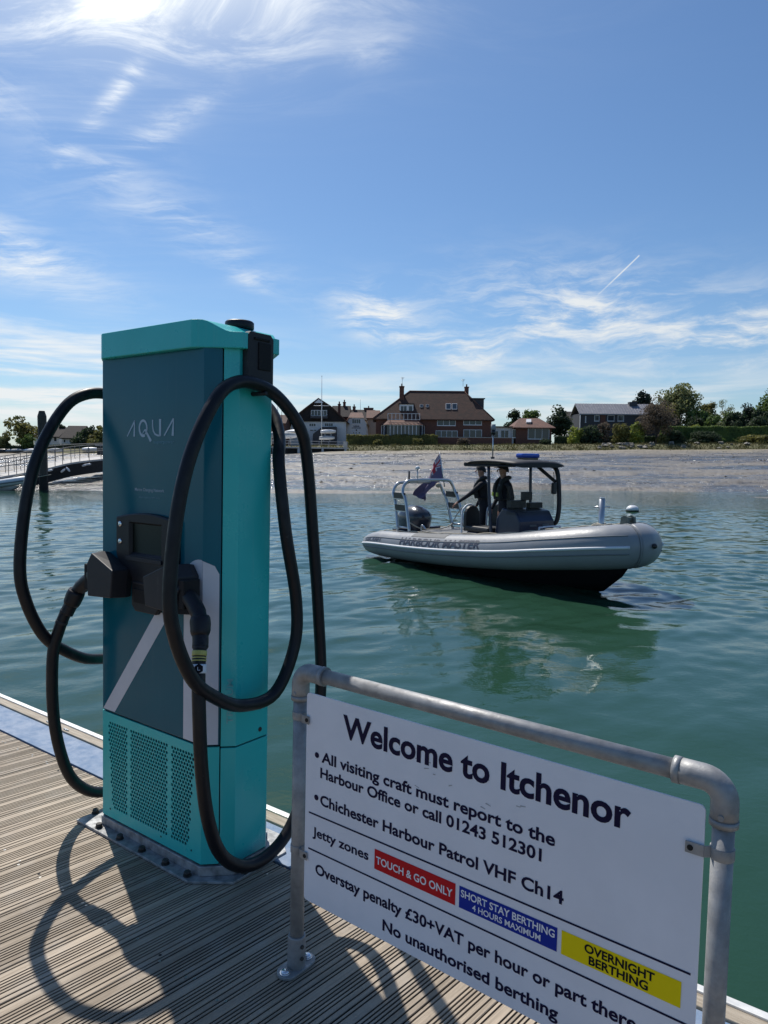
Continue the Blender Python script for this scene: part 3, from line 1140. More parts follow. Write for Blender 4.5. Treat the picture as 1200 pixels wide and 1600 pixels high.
def build_water():
    """one sheet; wind ripples and the boat's bow rings are modelled where they can be seen singly"""
    rs = np.random.RandomState(4)
    xs = np.concatenate([[-900, -200, -60], np.arange(-15, 19.01, .075), [60, 200, 900]])
    ys = np.concatenate([[-60, -8], np.arange(1.0, 36.01, .075), [50, 80]])
    X, Y = np.meshgrid(xs, ys)
    Z = np.zeros_like(X)
    for k in range(90):
        lam = .22 * (14 ** rs.rand()) if k < 70 else rs.uniform(.18, .45)
        th = rs.normal(rad(118), rad(38))
        ph = rs.rand() * 6.283
        kk = 2 * math.pi / lam
        amp = .0105 * lam ** 0.95 * rs.uniform(.5, 1.2) * .30
        q = kk * (X * math.cos(th) + Y * math.sin(th)) + ph
        # gusts: each train waxes and wanes over a few metres
        g = .55 + .45 * np.sin(X * rs.uniform(.15, .6) + Y * rs.uniform(.1, .4) + rs.rand() * 6.28)
        Z += amp * g * (np.sin(q) + .22 * np.cos(2 * q))
    for cx, cy, lam, amp, dec in ((4.3, 12.0, .6, .008, 1.8), (2.6, 13.2, .9, .007, 3.0), (7.0, 14.0, .5, .011, 2.4)):
        r = np.hypot(X - cx, Y - cy)
        Z += amp * np.sin(2 * math.pi * r / lam) * np.exp(-r / dec)
    # calmer water in the lee of the pontoon
    Z *= .35 + .65 * np.clip((Y - 4) / 9, 0, 1)
    def fade(a, lo, hi, w):
        return np.clip((a - lo) / w, 0, 1) * np.clip((hi - a) / w, 0, 1)
    Z *= fade(X, -15, 19, 2.5) * fade(Y, 1.0, 36, 5.0) ** .8
    ny, nx = X.shape
    me = bpy.data.meshes.new('harbour_water')
    me.vertices.add(nx * ny)
    me.vertices.foreach_set('co', np.stack([X, Y, Z], -1).astype(np.float32).ravel())
    i = np.arange(nx * ny).reshape(ny, nx)
    Q = np.stack([i[:-1, :-1], i[:-1, 1:], i[1:, 1:], i[1:, :-1]], -1).reshape(-1, 4)
    me.loops.add(Q.size)
    me.loops.foreach_set('vertex_index', Q.ravel().astype(np.int32))
    me.polygons.add(len(Q))
    me.polygons.foreach_set('loop_start', (np.arange(len(Q)) * 4).astype(np.int32))
    me.polygons.foreach_set('use_smooth', np.ones(len(Q), bool))
    me.update(calc_edges=True)
    me.materials.append(M_['water'])
    o = bpy.data.objects.new('harbour_water', me)
    COL.objects.link(o)
    tag(o, kind='structure')


build_water()


# ------------------------------------------------------------------ terrain: mud flat, shore bank and land behind
def zshore(x):
    return max(2.1, min(4.6, 3.45 + .0165 * x))


def land_z(x, y):
    e = 45.0 + 1.2 * math.sin(x * .13) + .7 * math.sin(x * .41 + 1)
    zs = zshore(x)
    if y <= 140:
        k = (y - e) / (140 - e)
        z = (zs - .35) * k
        if k > 0:
            z = (zs - .35) * (k ** 1.06)
        return z
    if y <= 146:
        s = (y - 140) / 6
        s = s * s * (3 - 2 * s)
        return zs - .35 + 1.25 * s
    return zs + .9 + min(1.0, (y - 146) / 300) * 3.0


from mathutils import noise as mnoise


def terrain(name, ys, m):
    xs = np.unique(np.concatenate([np.linspace(-130, 130, 261), np.linspace(-1800, -130, 30), np.linspace(130, 1800, 30)]))
    mb = MB()
    rnd = random.Random(9)
    nx = len(xs)
    P = []
    for y in ys:
        for x in xs:
            j = 0.0
            if 42 < y < 140:
                q = Vector((float(x) * .035, float(y) * .13, 0))
                w = min(1, (y - 42) / 8) * min(1, (140 - y) / 4)
                j = w * (.42 * mnoise.fractal(q, 1.0, 2.1, 5) + .10 * mnoise.noise(q * 9))
            P.append((float(x), float(y), land_z(float(x), float(y)) + j))
    b = mb.pts(P)
    for j in range(len(ys) - 1):
        for i in range(nx - 1):
            k = b + j * nx + i
            mb.face((k, k + 1, k + nx + 1, k + nx), 0, True)
    return tag(mb.build(name, m), kind='structure')


def mud_material():
    m = mat('wet_mud', (.17, .145, .12), .4)
    nt = m.node_tree
    t = NT(nt)
    p = nt.nodes['Principled BSDF']
    tc = t.n('ShaderNodeTexCoord').outputs['Object']
    big = t.noise(t.map(tc, scale=(.35, 1, 1)), .16, 6, .6, .6)
    fine = t.noise(tc, 1.6, 6, .65)
    x, y, z = t.xyz(tc)
    dry = t.ramp(y, 118, 139)
    c = t.mix(t.ramp(big, .40, .60), (.098, .087, .073), (.185, .163, .136))
    c = t.mix(t.m('MULTIPLY', t.ramp(fine, .5, .75), .5), c, (.07, .06, .045))
    c = t.mix(t.m('MULTIPLY', dry, .8), c, (.27, .235, .165))
    t.lk(c, p.inputs['Base Color'])
    wet = t.ramp(t.m('ADD', t.m('MULTIPLY', big, .7), t.m('MULTIPLY', fine, .3)), .42, .58, .14, .62)
    t.lk(t.m('ADD', wet, t.m('MULTIPLY', dry, .35)), p.inputs['Roughness'])
    bp = t.n('ShaderNodeBump')
    bp.inputs['Distance'].default_value = .55
    t.lk(t.m('ADD', t.m('MULTIPLY', fine, .4), t.m('MULTIPLY', t.noise(tc, .55, 5, .6), .9)), bp.inputs['Height'])
    t.lk(bp.outputs[0], p.inputs['Normal'])
    return m


M_['mud'] = mud_material()
M_['grass'] = mat('shore_grass', (.075, .085, .028), .9, vscale=.5, col2=(.15, .13, .06), bump=.15, bscale=3)
terrain('mudflat', np.concatenate([np.linspace(36, 70, 90), np.linspace(70.6, 140, 110)]), M_['mud'])
terrain('shore_ground', np.concatenate([np.linspace(140, 150, 14), np.array([155, 165, 180, 200, 240, 300, 420, 700, 1200, 2500, 4000])]), M_['grass'])

# ------------------------------------------------------------------ far shore
M_['tile'] = mat('brown_roof_tile', (.085, .038, .025), .85, vscale=1.1, col2=(.042, .023, .018), bump=.04, bscale=9, stretch=(1, 1, 2))
M_['tile_red'] = mat('red_roof_tile', (.15, .062, .040), .8, vscale=1.3, col2=(.085, .042, .032), bump=.04, bscale=9)
M_['tile_dark'] = mat('dark_roof_tile', (.030, .022, .020), .9, vscale=1.4, col2=(.020, .017, .016), bump=.04, bscale=9)
M_['brick'] = mat('dark_red_brick', (.16, .066, .045), .85, vscale=3, col2=(.10, .046, .036))
M_['render'] = mat('white_render', (.70, .70, .70), .7, var=.06, vscale=1)
M_['cream'] = mat('cream_render', (.62, .52, .38), .7, var=.06, vscale=1)
M_['frame'] = mat('white_frame', (.72, .73, .75), .5)
M_['pane'] = mat('window_pane', (.03, .045, .06), .06)
M_['zinc'] = mat('grey_zinc_roof', (.23, .23, .25), .5, .35, var=.12, vscale=.8)
M_['slate_board'] = mat('slate_boarding', (.05, .05, .058), .7, var=.2, vscale=4, stretch=(8, 8, 1))
M_['concrete'] = mat('quay_concrete', (.48, .46, .43), .8, var=.15, vscale=2)
M_['timber_dark'] = mat('wet_dark_timber', (.016, .014, .013), .9, var=.3, vscale=3, bump=.01, bscale=10)
M_['pile'] = mat('weathered_pile_timber', (.075, .062, .052), .75, vscale=2, col2=(.035, .030, .026), stretch=(6, 6, .6), bump=.01, bscale=12)
M_['steel'] = mat('painted_steel', (.34, .35, .36), .5, .5, var=.1)
M_['rail_grey'] = mat('weathered_rail', (.13, .13, .125), .7)
M_['white_gel'] = mat('white_gelcoat', (.70, .71, .72), .35, var=.04)
M_['cover'] = mat('grey_boat_cover', (.30, .32, .33), .8, var=.12)
M_['car'] = mat('dark_car_paint', (.03, .032, .036), .25, .3)
M_['bark'] = mat('bark', (.075, .062, .05), .9, var=.3, vscale=3)
M_['rock'] = mat('shore_rock', (.20, .185, .16), .85, var=.3, vscale=1.5, bump=.05, bscale=4)


def leaf_mat(name, a, b):
    m = mat(name, a, .75, vscale=.55, col2=b)
    p = m.node_tree.nodes['Principled BSDF']
    p.inputs['Subsurface Weight'].default_value = 0
    nt = m.node_tree
    tr = nt.nodes.new('ShaderNodeBsdfTranslucent')
    mx = nt.nodes.new('ShaderNodeMixShader')
    mx.inputs[0].default_value = .42
    src = p.inputs['Base Color'].links[0].from_socket
    nt.links.new(src, tr.inputs['Color'])
    nt.links.new(p.outputs[0], mx.inputs[1])
    nt.links.new(tr.outputs[0], mx.inputs[2])
    out = [n for n in nt.nodes if n.type == 'OUTPUT_MATERIAL'][0]
    nt.links.new(mx.outputs[0], out.inputs[0])
    return m


M_['l_green'] = leaf_mat('green_leaf', (0.140, 0.206, 0.050), (0.066, 0.116, 0.033))
M_['l_dark'] = leaf_mat('dark_leaf', (0.050, 0.079, 0.033), (0.027, 0.046, 0.023))
M_['l_conifer'] = leaf_mat('conifer_needle', (0.029, 0.052, 0.037), (0.017, 0.029, 0.023))
M_['l_olive'] = leaf_mat('olive_leaf', (0.215, 0.206, 0.057), (0.107, 0.107, 0.037))
M_['l_lime'] = leaf_mat('lime_leaf', (0.329, 0.362, 0.057), (0.165, 0.215, 0.050))
M_['l_brown'] = leaf_mat('brown_twig', (0.173, 0.135, 0.095), (0.099, 0.079, 0.060))
M_['l_pale'] = leaf_mat('pale_spring_leaf', (0.248, 0.264, 0.107), (0.132, 0.156, 0.066))
M_['l_reed'] = leaf_mat('reed', (.115, .105, .042), (.060, .065, .024))


def foliage(mb, rnd, clumps, size, per):
    for (c, r) in clumps:
        c = Vector(c)
        for k in range(per):
            while True:
                d = Vector((rnd.uniform(-1, 1), rnd.uniform(-1, 1), rnd.uniform(-1, 1)))
                if .02 < d.length <= 1:
                    break
            d = d.normalized() * (d.length ** .45)
            p = c + Vector((d.x * r[0], d.y * r[1], d.z * r[2]))
            n = (d.normalized() * .8 + Vector((rnd.gauss(0, .6), rnd.gauss(0, .6), rnd.gauss(.15, .6)))).normalized()
            a = n.orthogonal().normalized()
            a = Matrix.Rotation(rnd.uniform(0, 6.28), 3, n) @ a
            b = n.cross(a)
            s = size * rnd.uniform(.55, 1.25)
            q = rnd.uniform(.45, .8)
            i = mb.pts((p - a * s - b * s * q * .3, p - b * s * q, p + a * s, p + b * s * q))
            mb.face((i, i + 1, i + 2, i + 3))


def tree(name, label, cx, base, top, wpx, Y, leaf, cat_='tree', dens=1.0, size=.30, seed=0, trunk=.30, shape='round', group=None, gap=0.0, nlimb=7):
    """a tree whose crown centre, foot, tip and width are given as photo pixels at distance Y"""
    rnd = random.Random(seed * 77 + 13)
    p0 = at(cx, base, Y)
    p1 = at(cx, top, Y)
    H = p1.z - p0.z
    wd = (at(cx + wpx, base, Y) - p0).length
    gz = land_z(p0.x, Y) if Y > 100 else p0.z
    root = tag(empty(name, loc=(p0.x, Y, min(gz, p0.z) - .1)), label, cat_, group)
    H = p1.z - (min(gz, p0.z) - .1)
    rx, rz = wd / 2, (H * (1 - trunk)) / 2
    cz = H * trunk + rz
    tr = MB()
    tipz = H * (.9 if shape != 'spread' else .7)
    lean = rnd.uniform(-.04, .04) * H
    pth = cat([(0, 0, 0), (lean * .3, 0, H * trunk * .6), (lean, 0, H * (trunk + .2)), (lean * 1.4, 0, tipz)], 4)
    R = [max(.03, H * .022 * (1 - .92 * i / (len(pth) - 1))) for i in range(len(pth))]
    tr.tube(pth, R, 7)
    clumps = []
    ncl = max(12, int(34 * dens))
    for k in range(ncl):
        th = rnd.uniform(0, 2 * math.pi)
        u = rnd.uniform(-1, 1)
        rr = rnd.uniform(.35, .86) if k > ncl * .25 else rnd.uniform(0, .4)
        h = math.sqrt(1 - u * u)
        if shape == 'cone':
            u2 = rnd.random() ** 1.4
            w = 1 - u2
            c = (rx * w * math.cos(th) * rnd.uniform(.4, .85), rx * w * math.sin(th) * rnd.uniform(.4, .85), H * trunk + 2 * rz * u2)
            cr = rx * (.20 + .30 * w)
            r = (cr, cr, cr * .8)
        elif shape == 'dome':
            u = rnd.uniform(.05, .80)
            h = math.sqrt(1 - u * u)
            rr = math.sqrt(rnd.uniform(.02, 1)) * .78
            c = (rx * h * rr * math.cos(th) * 1.05, rx * h * rr * math.sin(th) * .8, H * trunk + 2 * rz * u)
            cr = rx * rnd.uniform(.26, .40)
            r = (cr, cr, min(cr, rz * .42))
        else:
            c = (lean + rx * h * rr * math.cos(th), rx * h * rr * math.sin(th) * .9, cz + rz * u * rr)
            cr = min(rx, rz) * rnd.uniform(.26, .46)
            r = (cr * 1.15, cr * 1.1, cr * .85)
        clumps.append((c, r))
        if k < nlimb and shape in ('round', 'spread'):
            s = rnd.uniform(.35, .8)
            a = Vector(pth[int(s * (len(pth) - 1))])
            e = Vector(c)
            mid = a.lerp(e, .5) + Vector((0, 0, rx * .12))
            tr.tube(cat([a, mid, e], 3), [H * .009, H * .008, H * .007, H * .006, H * .005, H * .004, H * .003], 5)
            for q in range(3):
                e2 = e + Vector((rnd.uniform(-1, 1) * r[0], rnd.uniform(-1, 1) * r[1], rnd.uniform(0, 1.1) * r[2]))
                tr.tube([mid.lerp(e, .6), e2], [H * .004, H * .0015], 4)
    if trunk > .02:
        tr.build('trunk', M_['bark'], root)
    fo = MB()
    vol = sum(r[0] * r[2] for _, r in clumps)
    per = int(min(190, max(34, 1.7 * dens * (vol / len(clumps)) / (size * size) * 2.2)))
    foliage(fo, rnd, clumps, size, per)
    if gap == 0 and shape != 'spread' and dens >= .9:
        # solid lumps of the same leaf material, added inside the crown to block light
        for (c, r) in clumps[::2]:
            fo.ell(c, (r[0] * .62, r[1] * .62, r[2] * .62), 7, 5)
    fo.build('crown', M_[leaf], root)
    return root


def bush(name, label, cx, base, top, wpx, Y, leaf, seed=0, dens=1.0, size=.22, cat_='bush', group=None):
    return tree(name, label, cx, base, top, wpx, Y, leaf, cat_, dens, size, seed, .02, 'dome', group)


def hedge(name, label, xa, xb, ztop_px, zbot_px, Y, leaf, depth=1.6, size=.16, seed=0, n=2600):
    rnd = random.Random(seed)
    a, b = at(xa, zbot_px, Y), at(xb, zbot_px, Y)
    za, zb = at(xa, ztop_px, Y).z, at(xb, ztop_px, Y).z
    root = tag(empty(name, loc=(a.x, Y, a.z)), label, 'hedge')
    Lx = b.x - a.x
    m = MB()
    core = MB()
    def top(s):
        return (za + (zb - za) * s) - a.z + .08 * math.sin(s * 23) + .05 * math.sin(s * 61)
    m.grid(lambda u, v: (u * Lx, (0.12 if v < .5 else depth - .12), -.2 if v in (0, 1) else top(u) - .15), 60, 1, 0, True)
    N = 60
    for i in range(N):
        s0, s1 = i / N, (i + 1) / N
        m.quad((s0 * Lx, .12, -.6), (s1 * Lx, .12, -.6), (s1 * Lx, .12, top(s1) - .12), (s0 * Lx, .12, top(s0) - .12))
        m.quad((s0 * Lx, .12, top(s0) - .12), (s1 * Lx, .12, top(s1) - .12), (s1 * Lx, depth, top(s1) - .12), (s0 * Lx, depth, top(s0) - .12))
    for k in range(n):
        s = rnd.random()
        f = rnd.random()
        if f < .6:
            p = Vector((s * Lx, rnd.uniform(-.08, .15), rnd.uniform(-.2, top(s))))
            nn = Vector((rnd.gauss(0, .5), -1, rnd.gauss(.2, .5))).normalized()
        else:
            p = Vector((s * Lx, rnd.uniform(0, depth), top(s) + rnd.uniform(-.14, .08)))
            nn = Vector((rnd.gauss(0, .5), rnd.gauss(0, .4), 1)).normalized()
        t1 = Matrix.Rotation(rnd.uniform(0, 6.3), 3, nn) @ nn.orthogonal().normalized()
        t2 = nn.cross(t1)
        q = size * rnd.uniform(.6, 1.3)
        i = m.pts((p - t1 * q, p - t2 * q * .6, p + t1 * q, p + t2 * q * .6))
        m.face((i, i + 1, i + 2, i + 3))
    m.build('foliage', M_[leaf], root)
    return root


def wall_rect(px0, px1, pyt, pyb, Y):
    a, b = at(px0, pyb, Y), at(px1, pyt, Y)
    return a.x, b.x, a.z, b.z


def window(parent, px0, px1, pyt, pyb, Y, n=3, bar=.09, M0=None, rows=1):
    """framed window lying just proud of a wall at distance Y (local to parent at world offset M0)"""
    x0, x1, z0, z1 = wall_rect(px0, px1, pyt, pyb, Y)
    o = parent.matrix_world.translation if M0 is None else M0
    x0, x1, z0, z1, y = x0 - o.x, x1 - o.x, z0 - o.z, z1 - o.z, Y - o.y
    f = MB()
    f.box((x0, y - .06, z0), (x1, y + .03, z0 + bar))
    f.box((x0, y - .06, z1 - bar), (x1, y + .03, z1))
    for k in range(n + 1):
        x = x0 + (x1 - x0 - bar) * k / n
        f.box((x, y - .055, z0 + bar), (x + bar, y + .03, z1 - bar))
    for k in range(1, rows):
        z = z0 + (z1 - z0) * k / rows
        f.box((x0 + bar, y - .05, z - .03), (x1 - bar, y + .03, z + .03))
    f.box((x0 - .06, y - .10, z0 - .07), (x1 + .06, y + .03, z0))
    w = f.build('window', M_['frame'], parent)
    MB().box((x0 + .02, y - .02, z0 + .02), (x1 - .02, y + .02, z1 - .02)).build('pane', M_['pane'], w)
    return w


def loc_of(root):
    return root.matrix_world.translation


def rel(root, p):
    return p - loc_of(root)


def chimney(parent, root, px0, px1, pyt, pyb, Y, m, pot=True):
    x0, x1, z0, z1 = wall_rect(px0, px1, pyt, pyb, Y)
    o = loc_of(root)
    d = (x1 - x0)
    c = MB().box((x0 - o.x, Y - o.y, z0 - o.z), (x1 - o.x, Y - o.y + d * 1.2, z1 - o.z - .25))
    c.box((x0 - o.x - .08, Y - o.y - .08, z1 - o.z - .25), (x1 - o.x + .08, Y - o.y + d * 1.2 + .08, z1 - o.z - .02))
    ch = c.build('chimney', m, parent)
    if pot:
        cx = (x0 + x1) / 2 - o.x
        MB().lathe([(.16, 0), (.20, .05), (.15, .12), (.14, .5), (.17, .55)], (cx, Y - o.y + d * .6, z1 - o.z - .02), 10).build('chimney_pot', M_['tile_red'], ch)
    return ch


# ---- the large house with the hipped brown roof
def big_house():
    Y = 152.0
    g = at(678, 688, Y)
    root = tag(empty('brick_house', loc=(g.x, Y, g.z)), 'big brick house with sweeping brown tiled roof and two chimneys on the shore', 'house')
    o = loc_of(root)
    x0, x1, z0, z1 = wall_rect(587, 768, 654, 692, Y)
    dep = 11.0
    MB().box((x0 - o.x, 0, z0 - o.z - 1), (x1 - o.x, dep, z1 - o.z)).build('wall', M_['brick'], root)
    ex0, ex1, ez = at(582, 655, Y - .6).x, at(773, 655, Y - .6).x, at(678, 655, Y - .6).z
    yr = Y + dep / 2
    rl, rr = at(640, 611.5, yr), at(726, 611.5, yr)
    rl.z = rr.z = (rl.z + rr.z) / 2
    rf = MB()
    A = [(ex0, Y - .6, ez), (ex1, Y - .6, ez), (ex1, Y + dep + .6, ez), (ex0, Y + dep + .6, ez)]
    P = [Vector(p) - o for p in A] + [rl - o, rr - o]
    P2 = [p - Vector((0, 0, .22)) for p in P[:4]]
    i = rf.pts(P + P2)
    for q in ((0, 1, 5, 4), (1, 2, 5), (2, 3, 4, 5), (3, 0, 4)):
        rf.face([i + k for k in q])
    for k in range(4):
        rf.face([i + k, i + 6 + k, i + 6 + (k + 1) % 4, i + (k + 1) % 4])
    rf.face([i + 6, i + 7, i + 8, i + 9])
    ro = rf.build('roof', M_['tile'], root)
    rdg = MB().tube([P[4], P[5]], .14, 6)
    for a, b in ((0, 4), (3, 4), (1, 5), (2, 5)):
        rdg.tube([P[a], P[b]], .11, 6)
    rdg.build('ridge_tiles', M_['tile_red'], ro)
    for (a, b, t, bt) in ((624, 631.5, 603, 640), (726, 732.5, 604, 630)):
        chimney(ro, root, a, b, t, bt, Y + dep / 2 - (2.0 if a < 700 else 0), M_['brick'])
    # roof lights: small frames lying on the front slope
    def slope_pt(px, py):
        d = pix_dir(px, py)
        n = (Vector(A[1]) - Vector(A[0])).cross(rl - Vector(A[0])).normalized()
        t = (Vector(A[0]) - Vector((0, 0, HE))).dot(n) / d.dot(n)
        return Vector((0, 0, HE)) + d * t - o
    for (a, b, t, bt) in ((656, 661, 632.5, 636.5), (665.5, 670, 632.5, 636.5), (696.5, 704.5, 631, 640), (706, 714, 631, 640)):
        q = [slope_pt(a, bt), slope_pt(b, bt), slope_pt(b, t), slope_pt(a, t)]
        n = (q[1] - q[0]).cross(q[3] - q[0]).normalized()
        f = MB()
        f.loft([[p for p in q], [p + n * .12 for p in q]], 0, False)
        w = f.build('roof_light', M_['frame'], ro)
        c = sum(q, Vector()) / 4
        MB().loft([[c + (p - c) * .88 + n * .1 for p in q], [c + (p - c) * .88 + n * .135 for p in q]], 0, False).build('pane', M_['pane'], w)
    # dormer with balcony on the left
    dm = MB()
    dx0, dx1, dz0, dz1 = wall_rect(624, 646, 632, 653, Y + 1.2)
    dm.box((dx0 - o.x, 1.2, dz0 - o.z), (dx1 - o.x, 6.0, dz1 - o.z))
    dm.box((dx0 - o.x - .2, 1.0, dz1 - o.z), (dx1 - o.x + .2, 6.0, dz1 - o.z + .2), 1)
    dd = dm.build('dormer', [M_['render'], M_['tile_dark']], root)
    window(dd, 625.5, 636, 634, 651, Y + 1.15, 2, M0=o)
    window(dd, 638, 645, 634, 643, Y + 1.15, 1, M0=o)
    # dormer on the right hip
    dm = MB()
    dx0, dx1, dz0, dz1 = wall_rect(738, 756, 623.5, 643, Y + 3.5)
    dm.box((dx0 - o.x, 3.5, dz0 - o.z), (dx1 - o.x, 6.5, dz1 - o.z))
    dm.box((dx0 - o.x - .25, 3.2, dz1 - o.z), (dx1 - o.x + .25, 6.8, dz1 - o.z + .18), 1)
    d2 = dm.build('dormer', [M_['slate_board'], M_['tile_dark']], root)
    x_ = dx1 - o.x
    MB().box((x_ - .02, 3.7, dz0 - o.z + .4), (x_ + .06, 6.3, dz1 - o.z - .1)).build('window', M_['frame'], d2)
    # glazed bay on the ground floor
    by = Y - 2.6
    bx0, bx1, bz0, bz1 = wall_rect(596, 664, 664, 684, by)
    p = [(bx0 - o.x, 0), (bx0 - o.x + 1.0, -2.6), (bx1 - o.x - 1.0, -2.6), (bx1 - o.x, 0)]
    b = MB().prism(p, 'z', bz0 - o.z - 1.5, bz0 - o.z + .35)
    bb = b.build('bay', M_['brick'], root)
    gl = MB().prism([(x * .995, y + (.05 if y < 0 else 0)) for x, y in p], 'z', bz0 - o.z + .35, bz1 - o.z - .05)
    gl.build('bay_glazing', M_['pane'], bb)
    fr = MB()
    for (q0, q1, n) in ((p[0], p[1], 2), (p[1], p[2], 9), (p[2], p[3], 2)):
        for k in range(n + 1):
            x = q0[0] + (q1[0] - q0[0]) * k / n
            y = q0[1] + (q1[1] - q0[1]) * k / n
            fr.box((x - .06, y - .06, bz0 - o.z + .3), (x + .06, y + .04, bz1 - o.z))
        A_, B_ = Vector((*q0, 0)), Vector((*q1, 0))
        for z in (bz0 - o.z + .35, bz1 - o.z - .1):
            fr.tube([A_ + Vector((0, 0, z)), B_ + Vector((0, 0, z))], .07, 4)
    fr.build('bay_frame', M_['frame'], bb)
    rt = MB()
    tz = at(630, 655.5, Y).z - o.z
    e = [Vector((q[0] * 1.0 + (-.4 if k == 0 else .4 if k == 3 else 0), q[1] - (.35 if q[1] < 0 else -.1), bz1 - o.z)) for k, q in enumerate(p)]
    tp = [Vector((p[0][0] + 1.4, -.4, tz)), Vector((p[3][0] - 1.4, -.4, tz)), Vector((p[3][0] - 1.4, .2, tz)), Vector((p[0][0] + 1.4, .2, tz))]
    i = rt.pts(e + tp)
    for q in ((0, 1, 4), (1, 2, 5, 4), (2, 3, 5), (4, 5, 6, 7), (0, 4, 7), (3, 6, 5)):
        rt.face([i + k for k in q])
    rt.build('bay_roof', M_['tile_red'], bb)
    # balcony rail over the bay
    rl_ = MB()
    ry = -1.6
    ax0, ax1, az0, az1 = wall_rect(606, 656, 646, 656, Y + ry)
    n = 8
    for k in range(n + 1):
        x = ax0 + (ax1 - ax0) * k / n - o.x
        rl_.box((x - .05, ry - .05, az0 - o.z), (x + .05, ry + .05, az1 - o.z))
    for z in (az1 - o.z - .06, az0 - o.z + .12):
        rl_.box((ax0 - o.x, ry - .04, z - .04), (ax1 - o.x, ry + .04, z + .04))
    for x in (ax0 - o.x, ax1 - o.x):
        rl_.box((x - .04, ry, az1 - o.z - .1), (x + .04, .3, az1 - o.z - .02))
    rl_.build('balcony_railing', M_['frame'], root)
    # right-hand windows
    window(root, 683, 712, 655.5, 665, Y - .01, 3)
    window(root, 724, 753, 653.5, 664, Y - .01, 3)
    window(root, 680.5, 715, 673, 688, Y - .01, 4)
    window(root, 724, 753, 671.5, 685, Y - .01, 3)
    # aerials on the chimneys
    for (px, t, b_) in ((628.5, 589, 603), (723.5, 592, 604)):
        a_, c_ = at(px, b_, Y + 4), at(px, t, Y + 4)
        m = MB().tube([a_ - o, c_ - o], .035, 4)
        for k in range(4):
            z = c_.z - o.z - .1 - k * .12
            m.tube([(c_.x - o.x - .45 + k * .05, 4, z), (c_.x - o.x + .45 - k * .05, 4, z)], .02, 4)
        m.build('aerial', M_['steel'], root)


big_house()


def extension():
    Y = 154.0
    g = at(787, 690, Y)
    root = tag(empty('white_annexe', loc=(g.x, Y, g.z)), 'low white flat-roofed building joined between the big brick house and the bungalow', 'building')
    o = loc_of(root)
    x0, x1, z0, z1 = wall_rect(768, 803, 668, 692, Y)
    MB().box((x0 - o.x, 0, z0 - o.z - 1), (x1 - o.x, 6, z1 - o.z)).build('wall', M_['render'], root)
    MB().box((x0 - o.x - .2, -.6, z1 - o.z), (x1 - o.x + .2, 6.2, z1 - o.z + .22)).build('roof', M_['tile'], root)
    window(root, 771, 779, 673, 685, Y - .01, 1)
    window(root, 782, 795, 672, 688, Y - .01, 2)


extension()


def hip_house(name, label, wx0, wx1, eave, base, ridge0, ridge1, ridge_y, Y, dep, wallm, roofm, over=.5):
    g = at((wx0 + wx1) / 2, base, Y)
    root = tag(empty(name, loc=(g.x, Y, g.z)), label, 'house')
    o = loc_of(root)
    x0, x1, z0, z1 = wall_rect(wx0, wx1, eave, base, Y)
    MB().box((x0 - o.x, 0, z0 - o.z - 1.5), (x1 - o.x, dep, z1 - o.z)).build('wall', M_[wallm], root)
    yr = Y + dep / 2
    rl, rr = at(ridge0, ridge_y, yr) - o, at(ridge1, ridge_y, yr) - o
    ez = z1 - o.z
    P = [Vector((x0 - o.x - over, -over, ez)), Vector((x1 - o.x + over, -over, ez)), Vector((x1 - o.x + over, dep + over, ez)), Vector((x0 - o.x - over, dep + over, ez)), rl, rr]
    rf = MB()
    i = rf.pts(P + [p - Vector((0, 0, .2)) for p in P[:4]])
    for q in ((0, 1, 5, 4), (1, 2, 5), (2, 3, 4, 5), (3, 0, 4)):
        rf.face([i + k for k in q])
    for k in range(4):
        rf.face([i + k, i + 6 + k, i + 6 + (k + 1) % 4, i + (k + 1) % 4])
    rf.face([i + 6, i + 7, i + 8, i + 9])
    ro = rf.build('roof', M_[roofm], root)
    return root, ro


def bungalow():
    Y = 153.0
    root, ro = hip_house('bungalow', 'brick bungalow with a red hipped roof and one wide white window', 806, 862, 668.5, 690, 812, 842, 653.5, Y, 9, 'brick', 'tile_red', .7)
    window(root, 824.5, 858.5, 669.5, 686, Y - .01, 3)
    window(root, 800, 807.5, 671, 684, Y + .3, 1)
    o = loc_of(root)
    q = [at(822, 662, Y + 1.6) - o, at(829.5, 662, Y + 1.6) - o, at(829.5, 657.5, Y + 2.8) - o, at(822, 657.5, Y + 2.8) - o]
    n = Vector((0, -.7, .7))
    w = MB().loft([[p for p in q], [p + n * .5 for p in q]], 0, False).build('roof_light', M_['frame'], ro)


bungalow()


